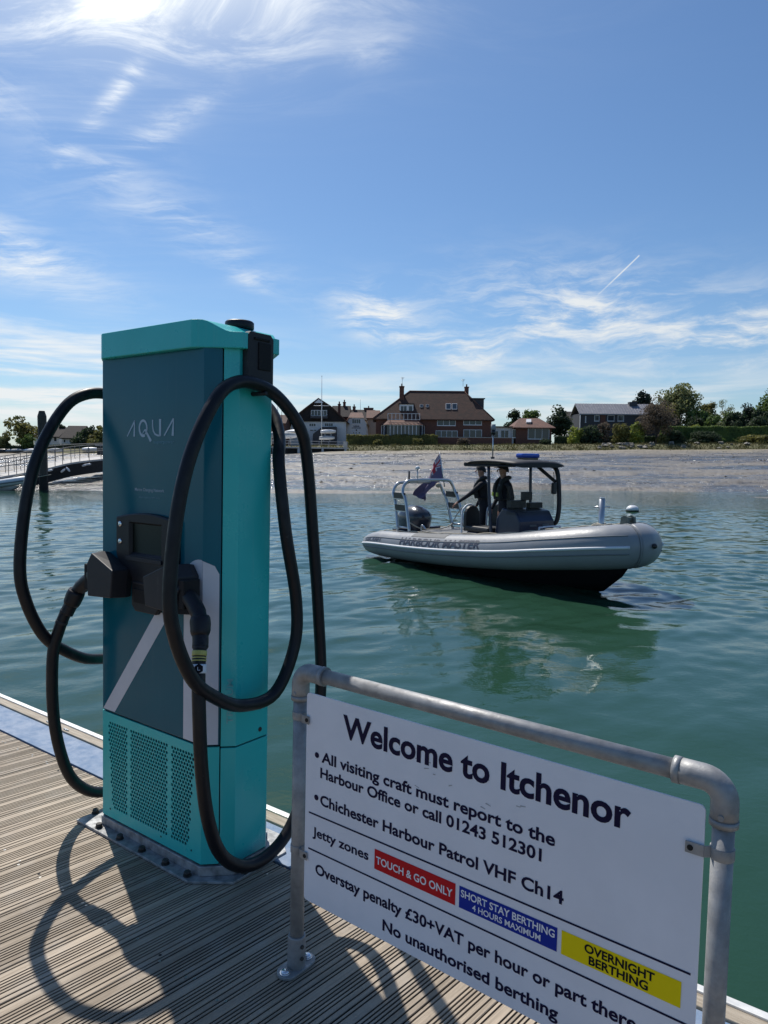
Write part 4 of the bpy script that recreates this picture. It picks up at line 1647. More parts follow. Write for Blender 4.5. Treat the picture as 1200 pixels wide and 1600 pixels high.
def clubhouse():
    Y = 158.0
    g = at(497, 690, Y)
    root = tag(empty('clubhouse', loc=(g.x, Y, g.z)), 'white clubhouse with a tall dark tiled gable behind the flagpole', 'building')
    o = loc_of(root)
    x0, x1, z0, z1 = wall_rect(455, 541, 658, 694, Y)
    dep = 14.0
    MB().box((x0 - o.x, 0, z0 - o.z - 1), (x1 - o.x, dep, z1 - o.z)).build('wall', M_['render'], root)
    # tile-hung gable front with half-hip
    ap = at(498, 623, Y - .3) - o
    l_ = at(450, 658.5, Y - .3) - o
    r_ = at(541, 659, Y - .3) - o
    gm = MB()
    fr = [l_, r_, at(514, 634, Y - .3) - o, at(504, 627, Y - .3) - o, at(492, 627, Y - .3) - o, at(480, 636, Y - .3) - o]
    gm.loft([fr, [p + Vector((0, .5, 0)) for p in fr]], 0, False)
    gm.build('tile_hung_gable', M_['tile_dark'], root)
    rf = MB()
    prof = [at(447, 660.5, Y - .7) - o, at(478, 636, Y - .7) - o, at(497.5, 621.5, Y - .7) - o, at(517, 634, Y - .7) - o, at(545, 660.5, Y - .7) - o]
    inner = [p - Vector((0, 0, .35)) for p in prof]
    ring = prof + inner[::-1]
    rf.loft([ring, [p + Vector((0, dep + 1, 0)) for p in ring]], 0, False)
    ro = rf.build('roof', M_['tile'], root)
    tri = [at(491, 629.5, Y - .8) - o, at(505, 629.5, Y - .8) - o, at(498, 623.5, Y - .8) - o]
    MB().loft([tri, [p + Vector((0, .3, 0)) for p in tri]], 0, False).build('gable_panel', M_['frame'], root)
    window(root, 486, 511, 641, 650, Y - .7, 5)
    bl = MB()
    bx0, bx1, bz0, bz1 = wall_rect(485, 512, 650, 653.5, Y - 1.4)
    bl.box((bx0 - o.x, -1.4, bz0 - o.z), (bx1 - o.x, -.4, bz1 - o.z))
    bl.build('balcony', M_['slate_board'], root)
    window(root, 483, 493.5, 661.5, 666.5, Y - .01, 3, .08)
    window(root, 507, 520.5, 661, 666.5, Y - .01, 4, .08)
    window(root, 484, 495, 671, 674, Y - .01, 2, .08)
    # dark lean-to with sloping roof
    lt = MB()
    q = [at(488, 682, Y - 3) - o, at(525, 682, Y - 3) - o, at(525, 666.5, Y - 3) - o, at(503, 667, Y - 3) - o, at(489, 678, Y - 3) - o]
    q = [Vector((p.x, -3, p.z - (1.5 if k < 2 else 0))) for k, p in enumerate(q)]
    lt.loft([q, [p + Vector((0, 2.9, 0)) for p in q]], 0, False)
    lt.build('lean_to', M_['slate_board'], root)
    # return wall on the right, sunlight put into its cream colour
    MB().box((x1 - o.x + .01, .4, z0 - o.z), (x1 - o.x + .06, 8, z1 - o.z - .3)).build('side_wall', M_['cream'], root)
    chimney(ro, root, 528, 532, 631, 652, Y + 4, M_['brick'])


clubhouse()


def simple_house(name, label, wx0, wx1, eave, base, ridge, Y, dep, wallm, roofm, wins=(), chim=None, cat_='house'):
    """ridge runs across the view"""
    g = at((wx0 + wx1) / 2, base, Y)
    root = tag(empty(name, loc=(g.x, Y, g.z)), label, cat_)
    o = loc_of(root)
    x0, x1, z0, z1 = wall_rect(wx0, wx1, eave, base, Y)
    zr = at(wx0, ridge, Y + dep / 2).z - o.z
    w = MB()
    w.box((x0 - o.x, 0, z0 - o.z - 1.5), (x1 - o.x, dep, z1 - o.z))
    for x in (x0 - o.x, x1 - o.x - .3):
        w.prism([(0, z1 - o.z), (dep, z1 - o.z), (dep / 2, zr - .1)], 'x', x, x + .3)
    w.build('wall', M_[wallm], root)
    rf = MB()
    ez = z1 - o.z
    sec = [(-.5, ez - .2), (dep / 2, zr), (dep + .5, ez - .2), (dep + .5, ez - .4), (dep / 2, zr - .22), (-.5, ez - .4)]
    rf.prism(sec, 'x', x0 - o.x - .3, x1 - o.x + .3)
    ro = rf.build('roof', M_[roofm], root)
    for q in wins:
        window(root, *q[:4], Y - .01, q[4] if len(q) > 4 else 2)
    if chim:
        for c in chim:
            chimney(ro, root, *c, Y + dep / 2 - .4, M_['brick'])
    return root


# harbour office: white gable end with half-hipped roof
def harbour_office():
    Y = 160.0
    g = at(557, 688, Y)
    root = tag(empty('harbour_office', loc=(g.x, Y, g.z)), 'small white gabled office with dark lettering left of the big brick house', 'building')
    o = loc_of(root)
    q = [at(541.5, 690, Y) - o, at(574, 690, Y) - o, at(572.5, 661, Y) - o, at(568, 653.5, Y) - o, at(545.5, 653.5, Y) - o, at(541.5, 661, Y) - o]
    q[0].z -= 1.5
    q[1].z -= 1.5
    MB().loft([q, [p + Vector((0, 11, 0)) for p in q]], 0, False).build('wall', M_['render'], root)
    pr = [at(538.5, 664, Y - .4) - o, at(545, 652.5, Y - .4) - o, at(569, 652.5, Y - .4) - o, at(576, 664, Y - .4) - o]
    rr = [at(548, 644.5, Y + 3.2) - o, at(566, 644.5, Y + 3.2) - o]
    rb = [Vector((p.x, 11, p.z)) for p in rr]
    pb = [Vector((p.x, 11, p.z)) for p in pr]
    rf = MB()
    i = rf.pts(pr + rr + rb + pb)
    for f in ((1, 2, 5, 4), (0, 1, 4), (2, 3, 5), (0, 4, 6, 8), (3, 11, 7, 5), (4, 5, 7, 6), (8, 6, 9), (11, 10, 7)):
        rf.face([i + k for k in f])
    rf.build('roof', M_['tile_red'], root)
    window(root, 550, 563.5, 654.8, 662, Y - .01, 4, .07)
    for body, a, b, py in (('HARBOUR', 552, 561.5, 666.8), ('OFFICE', 549.5, 563.5, 669.6)):
        xa, xb = at(a, py, Y - .05).x - o.x, at(b, py, Y - .05).x - o.x
        text_mesh(body, xa, xb, at(a, py, Y - .05).z - o.z, .27, M_['navy'], root, -.05, .02)
    em = MB()
    c = at(557, 672, Y - .05) - o
    em.lathe([(.001, 0), (.16, 0), (.16, .04), (.001, .04)], (0, 0, 0), 12, M=Matrix.Translation(c) @ Matrix.Rotation(rad(90), 4, 'X'))
    em.build('emblem', M_['navy'], root)
    for px in (552.5, 557, 561.5):
        window(root, px - 1.2, px + 1.2, 674.8, 677.8, Y - .01, 1, .05)


harbour_office()
simple_house('terrace_house', 'brown tiled house with a chimney just right of the dark clubhouse gable', 519, 545, 650, 690, 634, 172, 8, 'brick', 'tile_dark', chim=((536, 540, 628, 640),))
simple_house('grey_cottage', 'distant grey roofed cottage showing above the white harbour office', 546, 584, 655, 690, 640, 180, 9, 'cream', 'tile_dark', chim=((551, 555.5, 635, 645), (568.5, 583, 637, 650)))
simple_house('cream_cottage', 'cottage with sunlight in its cream wall colour, squeezed between harbour office and big brick house', 574, 592, 652, 690, 641, 170, 7, 'cream', 'tile_red')  # warm sunlight on the walls is put into the cream colour
simple_house('timber_boatshed', 'tall brown boat shed at the left end of the quay beyond the charger', 424, 445, 660, 690, 648, 150, 9, 'brick', 'tile', cat_='shed')
simple_house('slate_cottage', 'grey roofed low cottage between the boat shed and the clubhouse', 445, 470, 664, 690, 653, 166, 8, 'render', 'tile_dark')


def modern_house():
    Y = 165.0
    g = at(960, 688, Y)
    root = tag(empty('modern_house', loc=(g.x, Y, g.z)), 'long modern house with standing-seam grey metal roof and slate walls', 'house')
    o = loc_of(root)
    x0, x1, z0, z1 = wall_rect(905.5, 1050, 647.5, 690, Y)
    dep = 8.0
    MB().box((x0 - o.x, 0, z0 - o.z - 1), (x1 - o.x, dep, z1 - o.z)).build('wall', M_['slate_board'], root)
    zr = at(905, 630.5, Y + 4).z - o.z
    ez = z1 - o.z
    rf = MB()
    sec = [(-.35, ez - .05), (dep / 2, zr), (dep + .35, ez), (dep + .35, ez - .25), (dep / 2, zr - .25), (-.35, ez - .3)]
    rf.prism(sec, 'x', x0 - o.x - .25, x1 - o.x + .3)
    n = 34
    for k in range(n + 1):
        x = x0 - o.x - .2 + (x1 - x0 + .4) * k / n
        a, b = Vector((x, -.35, ez - .05)), Vector((x, dep / 2, zr))
        nn = Vector((0, -(b.z - a.z), b.y - a.y)).normalized()
        rf.loft([[a + Vector((-.03, 0, 0)), a + Vector((.03, 0, 0)), a + Vector((.03, 0, 0)) + nn * .07, a + Vector((-.03, 0, 0)) + nn * .07],
                 [b + Vector((-.03, 0, 0)), b + Vector((.03, 0, 0)), b + Vector((.03, 0, 0)) + nn * .07, b + Vector((-.03, 0, 0)) + nn * .07]], 0, False)
    ro = rf.build('roof', M_['zinc'], root)
    c0, c1, cz0, cz1 = wall_rect(983.5, 996, 628, 640, Y + 3)
    MB().box((c0 - o.x, 3.0, cz0 - o.z), (c1 - o.x, 4.4, cz1 - o.z)).build('vent_stack', M_['slate_board'], ro)
    window(root, 928.5, 936.5, 649, 658, Y - .01, 1)
    window(root, 949, 960, 649, 658, Y - .01, 1)
    window(root, 965, 975, 649, 658, Y - .01, 1)
    window(root, 914, 916, 650, 660, Y - .01, 1)
    dr = MB()
    a0, a1, b0, b1 = wall_rect(938, 946.5, 648.5, 661, Y - .05)
    dr.box((a0 - o.x, -.05, b0 - o.z), (a1 - o.x, .05, b1 - o.z))
    dr.build('timber_panel', M_['brick'], root)
    e = MB()
    e.box((x0 - o.x - .10, -.30, ez - 5), (x0 - o.x - .012, .0, ez - .3))
    e.build('gable_edge', M_['frame'], root)


modern_house()
simple_house('garden_house', 'small grey roofed house behind the left end of the metal roofed house', 888, 905, 655, 690, 643, 176, 7, 'render', 'tile_dark')


# ---- left-hand shore
simple_house('white_villa', 'white house with a dark slate roof beyond the gangway railing', 97, 122, 683, 706, 665, 150, 8, 'render', 'tile_dark', ((99, 103, 686, 692, 1), (108, 113, 686, 692, 1)))
simple_house('tall_white_house', 'white gabled house half hidden by the mooring pile and tree', 54, 92, 681, 706, 667, 156, 8, 'render', 'tile_dark', ((57, 63, 683, 688, 1), (58, 64, 692, 698, 1), (84, 89, 683, 690, 1)))
tree('oak_tree', 'big open-crowned oak left of the wooden mooring pile', 36, 706, 649, 54, 146, 'l_olive', seed=1, dens=1.15, size=.34, trunk=.22, gap=1, nlimb=12)
tree('leafy_tree', 'bright green rounded tree below the open oak on the left shore', 42, 706, 678, 24, 143, 'l_green', seed=2, dens=1, trunk=.1)
tree('garden_tree', 'low pale green tree at the left edge of the photo', 5, 708, 676, 22, 145, 'l_pale', seed=3, trunk=.15)
tree('palm_like_tree', 'small spiky dark tree beside the white gabled house', 98, 690, 658, 12, 160, 'l_dark', seed=4, trunk=.4, dens=.6, size=.25)
tree('evergreen_tree', 'tall dark evergreen behind the slate roof of the left villa', 141, 706, 661, 20, 149, 'l_dark', seed=5, trunk=.1, shape='round', size=.28)
tree('holly_tree', 'dark bushy tree just left of the charger', 126, 708, 666, 30, 148.5, 'l_dark', seed=6, trunk=.06)
tree('sycamore_tree', 'olive green tree partly hidden by the charger on the left shore', 156, 708, 664, 28, 148, 'l_olive', seed=7, trunk=.08)
bush('laurel_bush', 'rounded dark bush in front of the white villa', 124, 707, 680, 34, 147, 'l_dark', seed=8)
bush('bramble_bush', 'brownish green bush in front of the dark bushy trees', 148, 707, 682, 32, 146, 'l_olive', seed=9)
hedge('shore_hedge', 'ragged low hedge along the left shore behind the gangway', -60, 424, 695, 709, 144.5, 'l_dark', seed=4, n=3400)

# ---- middle and right-hand trees and shrubs
tree('round_tree', 'left of two round dark trees behind the bungalow', 805, 690, 634, 34, 172, 'l_dark', seed=10, trunk=.12)
tree('round_tree', 'right of two round dark trees behind the bungalow', 832, 690, 632.5, 32, 171, 'l_green', seed=11, trunk=.12)
tree('bay_tree', 'dense green tree between bungalow and metal roofed house', 875, 692, 633, 44, 160, 'l_dark', seed=12, trunk=.08, dens=1.2)
bush('elder_bush', 'yellow-green shrub at the left foot of the metal roofed house', 899, 693, 664, 28, 149, 'l_lime', seed=13)
bush('privet_bush', 'dark shrub in front of the left windows of the metal roofed house', 922, 693, 663, 40, 149.4, 'l_dark', seed=14)
bush('copper_bush', 'reddish brown shrub before the timber panel of the metal roofed house', 943, 693, 655, 26, 149.8, 'l_brown', seed=15)
bush('olive_bush', 'olive shrub right of the reddish brown shrub', 970, 693, 658, 36, 149.4, 'l_olive', seed=16)
bush('forsythia_bush', 'bright lime shrub beside the bare brown tree', 996, 692, 654, 32, 149.2, 'l_lime', seed=17)
tree('conifer_tree', 'dark spiky conifer rising above the metal roof', 1003, 690, 609, 42, 185, 'l_conifer', seed=18, trunk=.1, shape='round', dens=1.3, size=.42)
tree('bare_tree', 'brown twiggy tree overhanging the right end of the metal roof', 1025, 694, 622, 56, 149, 'l_brown', seed=19, trunk=.10, dens=1.1, size=.17, gap=1, nlimb=14)
tree('gold_tree', 'golden green tree behind the brown twiggy tree', 1040, 692, 624, 44, 158, 'l_olive', seed=20, trunk=.1)
tree('ash_tree', 'tallest tree on the right shore with an open twin crown', 1062, 692, 589, 62, 168, 'l_pale', seed=21, trunk=.2, dens=1.35, size=.30, gap=1, nlimb=14)
tree('elm_tree', 'grey green tree right of the tallest tree', 1103, 692, 622, 44, 172, 'l_olive', seed=22, trunk=.12, size=.26)
tree('birch_tree', 'small thin tree with see-through crown against the sky', 1134, 690, 620, 26, 178, 'l_pale', seed=23, trunk=.3, dens=.7, size=.16, gap=1, nlimb=10)
tree('yew_tree', 'broad black-green tree near the right edge', 1166, 690, 629, 40, 172, 'l_conifer', seed=24, trunk=.06, dens=1.2)
tree('lime_tree', 'tall fresh green tree cut by the right edge of the photo', 1203, 690, 602, 48, 166, 'l_green', seed=25, trunk=.1, dens=1.3)
tree('thorn_tree', 'dark green low tree below the grey green tree', 1085, 692, 643, 30, 160, 'l_dark', seed=26, trunk=.06)
tree('maple_tree', 'olive green tree under the thin see-through tree', 1134, 692, 641, 36, 166, 'l_green', seed=27, trunk=.06)
bush('box_bush', 'tall rounded green shrub above the clipped hedge', 1111, 690, 640, 32, 158, 'l_green', seed=28, dens=1.2)
bush('clipped_dome', 'clipped domed shrub standing above the hedge', 1151, 688, 651.5, 24, 156, 'l_dark', seed=29, dens=1.3, size=.15)
bush('rhododendron_bush', 'wide dark domed shrub at the right edge above the hedge', 1188, 688, 648, 52, 157, 'l_dark', seed=30, dens=1.3)
bush('golden_bush', 'yellowish low shrub showing above the left part of the hedge', 1085, 688, 659, 26, 156, 'l_lime', seed=31)
bush('spirea_bush', 'pale green shrub above the middle of the hedge', 1124, 688, 655, 22, 155.5, 'l_pale', seed=32)
tree('hazel_tree', 'broad leafy tree filling the gap between the tallest tree and the tall rounded shrub', 1090, 694, 634, 46, 163, 'l_green', seed=60, trunk=.02, shape='dome', dens=1.8, size=.38)
tree('laurel_tree', 'dark rounded mass of leaves between the thin tree and the black-green tree', 1146, 694, 638, 40, 162, 'l_dark', seed=61, trunk=.02, shape='dome', dens=1.8, size=.38)
tree('plum_tree', 'brownish low tree in the shade under the golden green tree', 1046, 694, 648, 40, 156, 'l_brown', seed=62, trunk=.02, shape='dome', dens=1.8, size=.38)
tree('holm_oak', 'deep green wide tree closing the right edge below the fresh green tree', 1192, 694, 634, 50, 161, 'l_dark', seed=63, trunk=.02, shape='dome', dens=1.8, size=.38)
hedge('clipped_hedge', 'long flat-topped clipped hedge on the right shore', 1031, 1290, 666.5, 686, 153, 'l_green', seed=33, n=5200)
bush('tamarisk_bush', 'left domed grey green bush in front of the long clipped hedge', 1054, 690, 671.5, 34, 149, 'l_dark', seed=34, dens=1.2, size=.16)
bush('tamarisk_bush', 'wider right-hand domed bush in front of the long clipped hedge', 1100, 690, 673, 56, 149, 'l_dark', seed=35, dens=1.4, size=.16)
bush('gorse_bush', 'low green bush at the foot of the brown twiggy tree', 1036, 692, 679, 22, 148.5, 'l_olive', seed=36)
bush('saltbush', 'flat green bush on the bank at the far right', 1182, 692, 678, 60, 148.5, 'l_olive', seed=37, size=.16)
hedge('garden_hedge', 'dark hedge below the windows of the metal roofed house', 866, 1034, 682, 694, 150.5, 'l_dark', seed=38, n=2200)
hedge('ivy_hedge', 'ivy-topped dark hedge in front of the glazed bay and harbour office', 541, 684, 679.5, 694, 148, 'l_olive', seed=39, n=2200)
for k, (px, w, t, lf, lb) in enumerate(((652, 20, 684, 'l_olive', 'low olive clump on the bank below the glazed bay'), (724, 22, 684, 'l_brown', 'grey brown clump on the bank below the right windows'),
                                       (590, 16, 686, 'l_olive', 'small clump on the bank under the ivy-topped hedge'), (852, 24, 685, 'l_dark', 'dark low clump in front of the bungalow window'))):
    bush('shrub_clump', lb, px, 696, t, w, 146.5, lf, seed=50 + k, size=.15)


def brick_wall():
    Y = 149.6
    a, b, z0, z1 = wall_rect(546, 800, 684.5, 697, Y)
    root = tag(empty('garden_wall', loc=(a, Y, z0)), 'long low dark brick wall below the big brick house', 'wall')
    MB().box((0, 0, -.8), (b - a, .35, z1 - z0)).build('brickwork', M_['brick'], root)
    MB().box((0, -.05, z1 - z0), (b - a, .40, z1 - z0 + .1)).build('coping', M_['concrete'], root)


brick_wall()


def bank_grass():
    rnd = random.Random(12)
    m = MB()
    for k in range(9000):
        x = rnd.uniform(-24, 92)
        y = 139.6 + 7 * rnd.random() ** 1.0
        if x < -9 and y < 142:
            continue
        z = land_z(x, y)
        h = rnd.uniform(.12, .42) * (.6 + .5 * math.sin(x * .7) ** 2)
        w = rnd.uniform(.04, .12)
        a = rnd.uniform(0, 3.14)
        dx, dy = math.cos(a) * w, math.sin(a) * w * .5
        lx, ly = rnd.gauss(0, .12), rnd.gauss(0, .12)
        i = m.pts(((x - dx, y - dy, z - .03), (x + dx, y + dy, z - .03), (x + dx * .4 + lx, y + dy + ly, z + h), (x - dx * .4 + lx, y - dy + ly, z + h)))
        m.face((i, i + 1, i + 2, i + 3))
    tag(m.build('bank_grass', M_['l_reed']), 'rough brown and green grass along the top of the shore bank', 'grass', kind='stuff')


bank_grass()


def rocks():
    rnd = random.Random(8)
    protos = []
    for k in range(4):
        m = MB()
        s = [rnd.uniform(.7, 1.3) for _ in range(3)]
        ph = [rnd.uniform(0, 6) for _ in range(6)]
        def fn(u, v):
            th, la = u * 2 * math.pi, (v - .5) * math.pi
            r = 1 + .22 * math.sin(3 * th + ph[0]) * math.cos(la) + .18 * math.sin(2 * la * 2 + ph[1]) + .12 * math.sin(5 * th + 4 * la + ph[2]) * math.cos(la)
            return (r * s[0] * math.cos(la) * math.cos(th), r * s[1] * math.cos(la) * math.sin(th), r * s[2] * .6 * math.sin(la))
        m.grid(fn, 9, 6, 0, False)
        protos.append(m)
    meshes = []
    for k in range(34):
        px = rnd.uniform(936, 1022) if k < 26 else rnd.uniform(1036, 1180)
        Y = rnd.uniform(141.2, 145.5)
        p = at(px, 690, Y)
        sc = rnd.uniform(.28, .62)
        if k < 4:
            o = protos[k].build('shore_rock', M_['rock'])
            meshes.append(o)
        else:
            o = meshes[k % 4].copy()
            COL.objects.link(o)
        o.matrix_world = Matrix.Translation((p.x, Y, land_z(p.x, Y) + .12)) @ Matrix.Rotation(rnd.uniform(0, 6), 4, 'Z') @ Matrix.Scale(sc, 4)
        tag(o, 'grey boulder tipped along the foot of the right-hand shore bank', 'rock', 'boulders along the shore bank')


rocks()


# ---- quay, gangway, pile, poles
def quay():
    pts = [(424, 697.5, 128), (545, 697, 138)]
    a, b = at(*pts[0]), at(*pts[1])
    c = at(380, 698.5, 118)
    root = tag(empty('stone_quay', loc=(a.x, a.y, a.z)), 'pale topped quay with dark timber fendering left of the brick house', 'quay')
    o = Vector(a)
    d = (b - a)
    d.z = 0
    dn = d.normalized()
    n = Vector((-dn.y, dn.x, 0))
    st = a - dn * 26
    en = b
    zt = a.z
    def P(s, off, z):
        q = st + (en - st) * s + n * off
        return Vector((q.x, q.y, z)) - o
    m = MB().loft([[P(0, 0, zt - .25), P(0, 0, zt), P(0, 14, zt), P(0, 14, zt - .25)], [P(1, 0, zt - .25), P(1, 0, zt), P(1, 14, zt), P(1, 14, zt - .25)]], 0, False)
    m.build('quay_deck', M_['concrete'], root)
    m = MB().loft([[P(0, .5, zt - 3.0), P(0, .5, zt - .25), P(0, 13, zt - .25), P(0, 13, zt - 3)], [P(.995, .5, zt - 3.0), P(.995, .5, zt - .25), P(.995, 13, zt - .25), P(.995, 13, zt - 3)]], 0, False)
    m.build('quay_face', M_['timber_dark'], root)
    for k in range(17):
        s = .02 + k * .0602
        p = P(s, .12, zt - 3)
        MB().cyl(p, (p.x, p.y, zt - .26 - o.z), .24, n=8).build('fender_post', M_['concrete'] if k % 2 == 0 else M_['timber_dark'], root)
    for k in range(15):
        s = .30 + k * .05
        p = P(s, .4, zt)
        MB().cyl(p, (p.x, p.y, zt + 1.1 - o.z), .05, n=6).build('railing_post', M_['steel'], root)
    r = MB()
    for z in (1.08, .6):
        r.tube([P(.30, .4, zt + z), P(1, .4, zt + z)], .045, 6)
    r.build('railing', M_['steel'], root)
    p = P(.985, .3, zt)
    MB().box((p.x - .35, p.y - .3, p.z), (p.x + .35, p.y + .5, p.z + 1.2)).build('end_pillar', M_['concrete'], root)


quay()


def gangway():
    ctrl = [(-60, 757, 45), (0, 745, 46), (40, 738.5, 47.5), (76, 731, 49), (113, 722.5, 51), (160, 717, 55), (230, 711, 66), (330, 704, 92), (400, 700.5, 116)]
    C = cat([at(*q) for q in ctrl], 6)
    root = tag(empty('gangway', loc=C[6]), 'long dark arched gangway with thin railings rising from the left', 'gangway')
    o = Vector(C[6])
    def nrm(i):
        t = (C[min(i + 1, len(C) - 1)] - C[max(i - 1, 0)])
        t.z = 0
        t.normalize()
        return Vector((-t.y, t.x, 0))
    dk = MB()
    dk.loft([[C[i] - o, C[i] + nrm(i) * 2.2 - o, C[i] + nrm(i) * 2.2 - Vector((0, 0, .12)) - o, C[i] - Vector((0, 0, .12)) - o] for i in range(len(C))], 0, False)
    dk.build('walkway', M_['concrete'], root)
    for off in (0.02, 2.1):
        g = MB()
        g.loft([[C[i] + nrm(i) * off - Vector((0, 0, .125)) - o, C[i] + nrm(i) * (off + .08) - Vector((0, 0, .125)) - o, C[i] + nrm(i) * (off + .08) - Vector((0, 0, .98)) - o, C[i] + nrm(i) * off - Vector((0, 0, .98)) - o] for i in range(len(C))], 0, False)
        g.build('side_girder', M_['timber_dark'], root)
    for off in (.1, 2.1):
        r = MB()
        for z in (1.08, .62):
            r.tube([C[i] + nrm(i) * off + Vector((0, 0, z)) - o for i in range(len(C))], .028, 6)
        r.build('handrail', M_['rail_grey'], root)
        for i in range(0, len(C)):
            if i % 2 == 0:
                p = C[i] + nrm(i) * off - o
                MB().cyl(p, p + Vector((0, 0, 1.08)), .024, n=6).build('railing_post', M_['rail_grey'], root)


gangway()


def pile():
    b = at(68.5, 766, 44)
    t = at(68.5, 642, 44)
    root = tag(empty('mooring_pile', loc=(b.x, b.y, 0)), 'tall octagonal timber pile with chamfered top standing at the water edge', 'pile')
    H = t.z
    R = .255
    oc = [(math.cos(math.pi / 8 + k * math.pi / 4), math.sin(math.pi / 8 + k * math.pi / 4)) for k in range(8)]
    m = MB()
    m.loft([[(x * r, y * r, z) for x, y in oc] for r, z in ((R, -1.5), (R, H - .32), (R * .62, H))], 0, False)
    m.build('shaft', M_['pile'], root)
    w = MB().loft([[(x * R * 1.02, y * R * 1.02, z) for x, y in oc] for z in (-.6, .9)], 0, False)
    w.build('weed_band', M_['timber_dark'], root)


pile()


def poles():
    for nm, lb, ca, px, t, b, Y, r, m in (('flagpole', 'tall thin white flagpole in front of the clubhouse gable', 'flagpole', 502.5, 588, 692, 146, .09, 'white_gel'),
                                         ('boat_mast', 'pale boat mast by the brown shed right of the charger', 'mast', 434, 626, 690, 140, .08, 'white_gel'),
                                         ('lamp_post', 'dark lamp post between boat shed and black cable', 'lamp post', 440.3, 630, 692, 142, .07, 'timber_dark'),
                                         ('slim_mast', 'thin grey mast in the gap above the harbour office roof', 'mast', 563, 624, 650, 176, .05, 'steel')):
        a, c = at(px, b, Y), at(px, t, Y)
        root = tag(empty(nm, loc=(a.x, a.y, a.z)), lb, ca)
        H = c.z - a.z
        MB().tube([(0, 0, -.8), (0, 0, H * .5), (0, 0, H)], [r, r * .85, r * .5], 8).build('pole', M_[m], root)
        if nm == 'flagpole':
            MB().tube([(-1.6, 0, H * .56), (1.6, 0, H * .56)], .05, 6).build('yardarm', M_[m], root)
            MB().ell((0, 0, H + .06), (.1, .1, .1), 8, 6).build('finial', M_[m], root)
        elif nm == 'boat_mast':
            MB().tube([(-.5, 0, H * .62), (.5, 0, H * .62)], .035, 6).build('spreader', M_[m], root)
        elif nm == 'lamp_post':
            MB().lathe([(.07, 0), (.20, .1), (.26, .35), (.14, .5), (.02, .58)], (0, 0, H - .05), 8).build('lantern', M_[m], root)


poles()


def dinghy(name, label, px, py, Y, L, hull, rz=0.0, cover='cover', stand=.7, group=None):
    a = at(px, py, Y)
    root = tag(empty(name, loc=(a.x, a.y, a.z), rz=rz), label, 'boat', group)
    m = MB()
    rings = []
    n = 9
    for k in range(n):
        s = k / (n - 1)
        w = L * .19 * (1 - max(0, (s - .35) / .65) ** 2.2) * (.86 + .14 * min(1, s * 3)) + .015
        kz = .0 + .42 * max(0, (s - .6) / .4) ** 2 * L * .16
        g = L * .15 + L * .05 * s * s
        x = -L / 2 + L * s
        rings.append([(x, -w, stand + g), (x, -w * .8, stand + g * .35 + kz * .5), (x, 0, stand + kz), (x, w * .8, stand + g * .35 + kz * .5), (x, w, stand + g)])
    m.loft(rings, 0, True, True, True)
    m.build('hull', M_[hull], root)
    c = MB()
    rr = []
    for k in range(n):
        s = k / (n - 1)
        y = [p for p in rings[k]]
        w = y[4][1] + .03
        g = y[4][2]
        h = L * .09 * math.sin(math.pi * min(1, .15 + s * .85)) + .05
        rr.append([(y[0][0], -w, g - .12), (y[0][0], -w * .6, g + h * .6), (y[0][0], 0, g + h), (y[0][0], w * .6, g + h * .6), (y[0][0], w, g - .12)])
    c.loft(rr, 0, True, True, True)
    c.build('cover', M_[cover], root)
    t = MB()
    for x in (-L * .22, L * .18):
        t.box((x - .05, -L * .14, 0), (x + .05, L * .14, .1))
        for y in (-L * .1, L * .1):
            t.box((x - .04, y - .04, .1), (x + .04, y + .04, stand + .25))
    t.build('cradle', M_['steel'], root)
    return root


dinghy('covered_dinghy', 'white hulled dinghy under a pale cover lowest behind the quay railing', 447, 691, 139, 4.6, 'white_gel', .3)
dinghy('covered_dinghy', 'cream covered boat higher and right of the white hulled dinghy', 462, 688, 143, 4.4, 'cream', -.5, 'white_gel', 1.0)
dinghy('covered_dinghy', 'upper white boat on the rack in front of the dark lean-to', 513, 683.5, 143, 3.0, 'white_gel', .25, 'white_gel', .75)
dinghy('covered_dinghy', 'lower white boat on the rack in front of the dark lean-to', 511, 690, 142, 3.0, 'white_gel', .15, 'cover', .35)
dinghy('covered_dinghy', 'grey covered dinghy at the left end of the quay', 430, 690, 138, 4.5, 'cover', .9)
for k, (px, w, lb, h, cv) in enumerate(((6, 6.0, 'dark hulled boat drawn up at the far left of the shore', 'car', 'car'), (24, 5.2, 'dark boat with a grey cover second from the left on the shore', 'car', 'cover'),
                                       (36, 5.6, 'black boat under the oak on the left shore', 'car', 'car'), (50, 5.0, 'pale boat beside the wooden pile on the left shore', 'cover', 'white_gel'), (142, 4.6, 'small white boat seen through the gangway railing', 'white_gel', 'white_gel'), (88, 4.6, 'white covered boat in front of the white gabled house', 'white_gel', 'cover'))):
    dinghy('beached_boat', lb, px, 712 - .03 * px, 141.5 - k % 2, w * .68, h, .2 * (-1) ** k, cv, .3, 'boats on the left shore')


def buoy():
    a = at(988, 800, 31.5)
    root = tag(empty('mooring_buoy', loc=(a.x, a.y, 0)), 'white round mooring buoy with a dark waterline band', 'buoy')
    MB().lathe([(.02, -.18), (.20, -.12), (.27, .0), (.275, .05)], (0, 0, 0), 20).build('band', M_['timber_dark'], root)
    MB().lathe([(.272, .05), (.26, .12), (.20, .21), (.10, .255), (.02, .265)], (0, 0, 0), 20).build('float', M_['white_gel'], root)
    MB().tube([(-.05, 0, .25), (-.05, 0, .32), (.05, 0, .32), (.05, 0, .25)], .014, 6).build('ring', M_['steel'], root)


buoy()


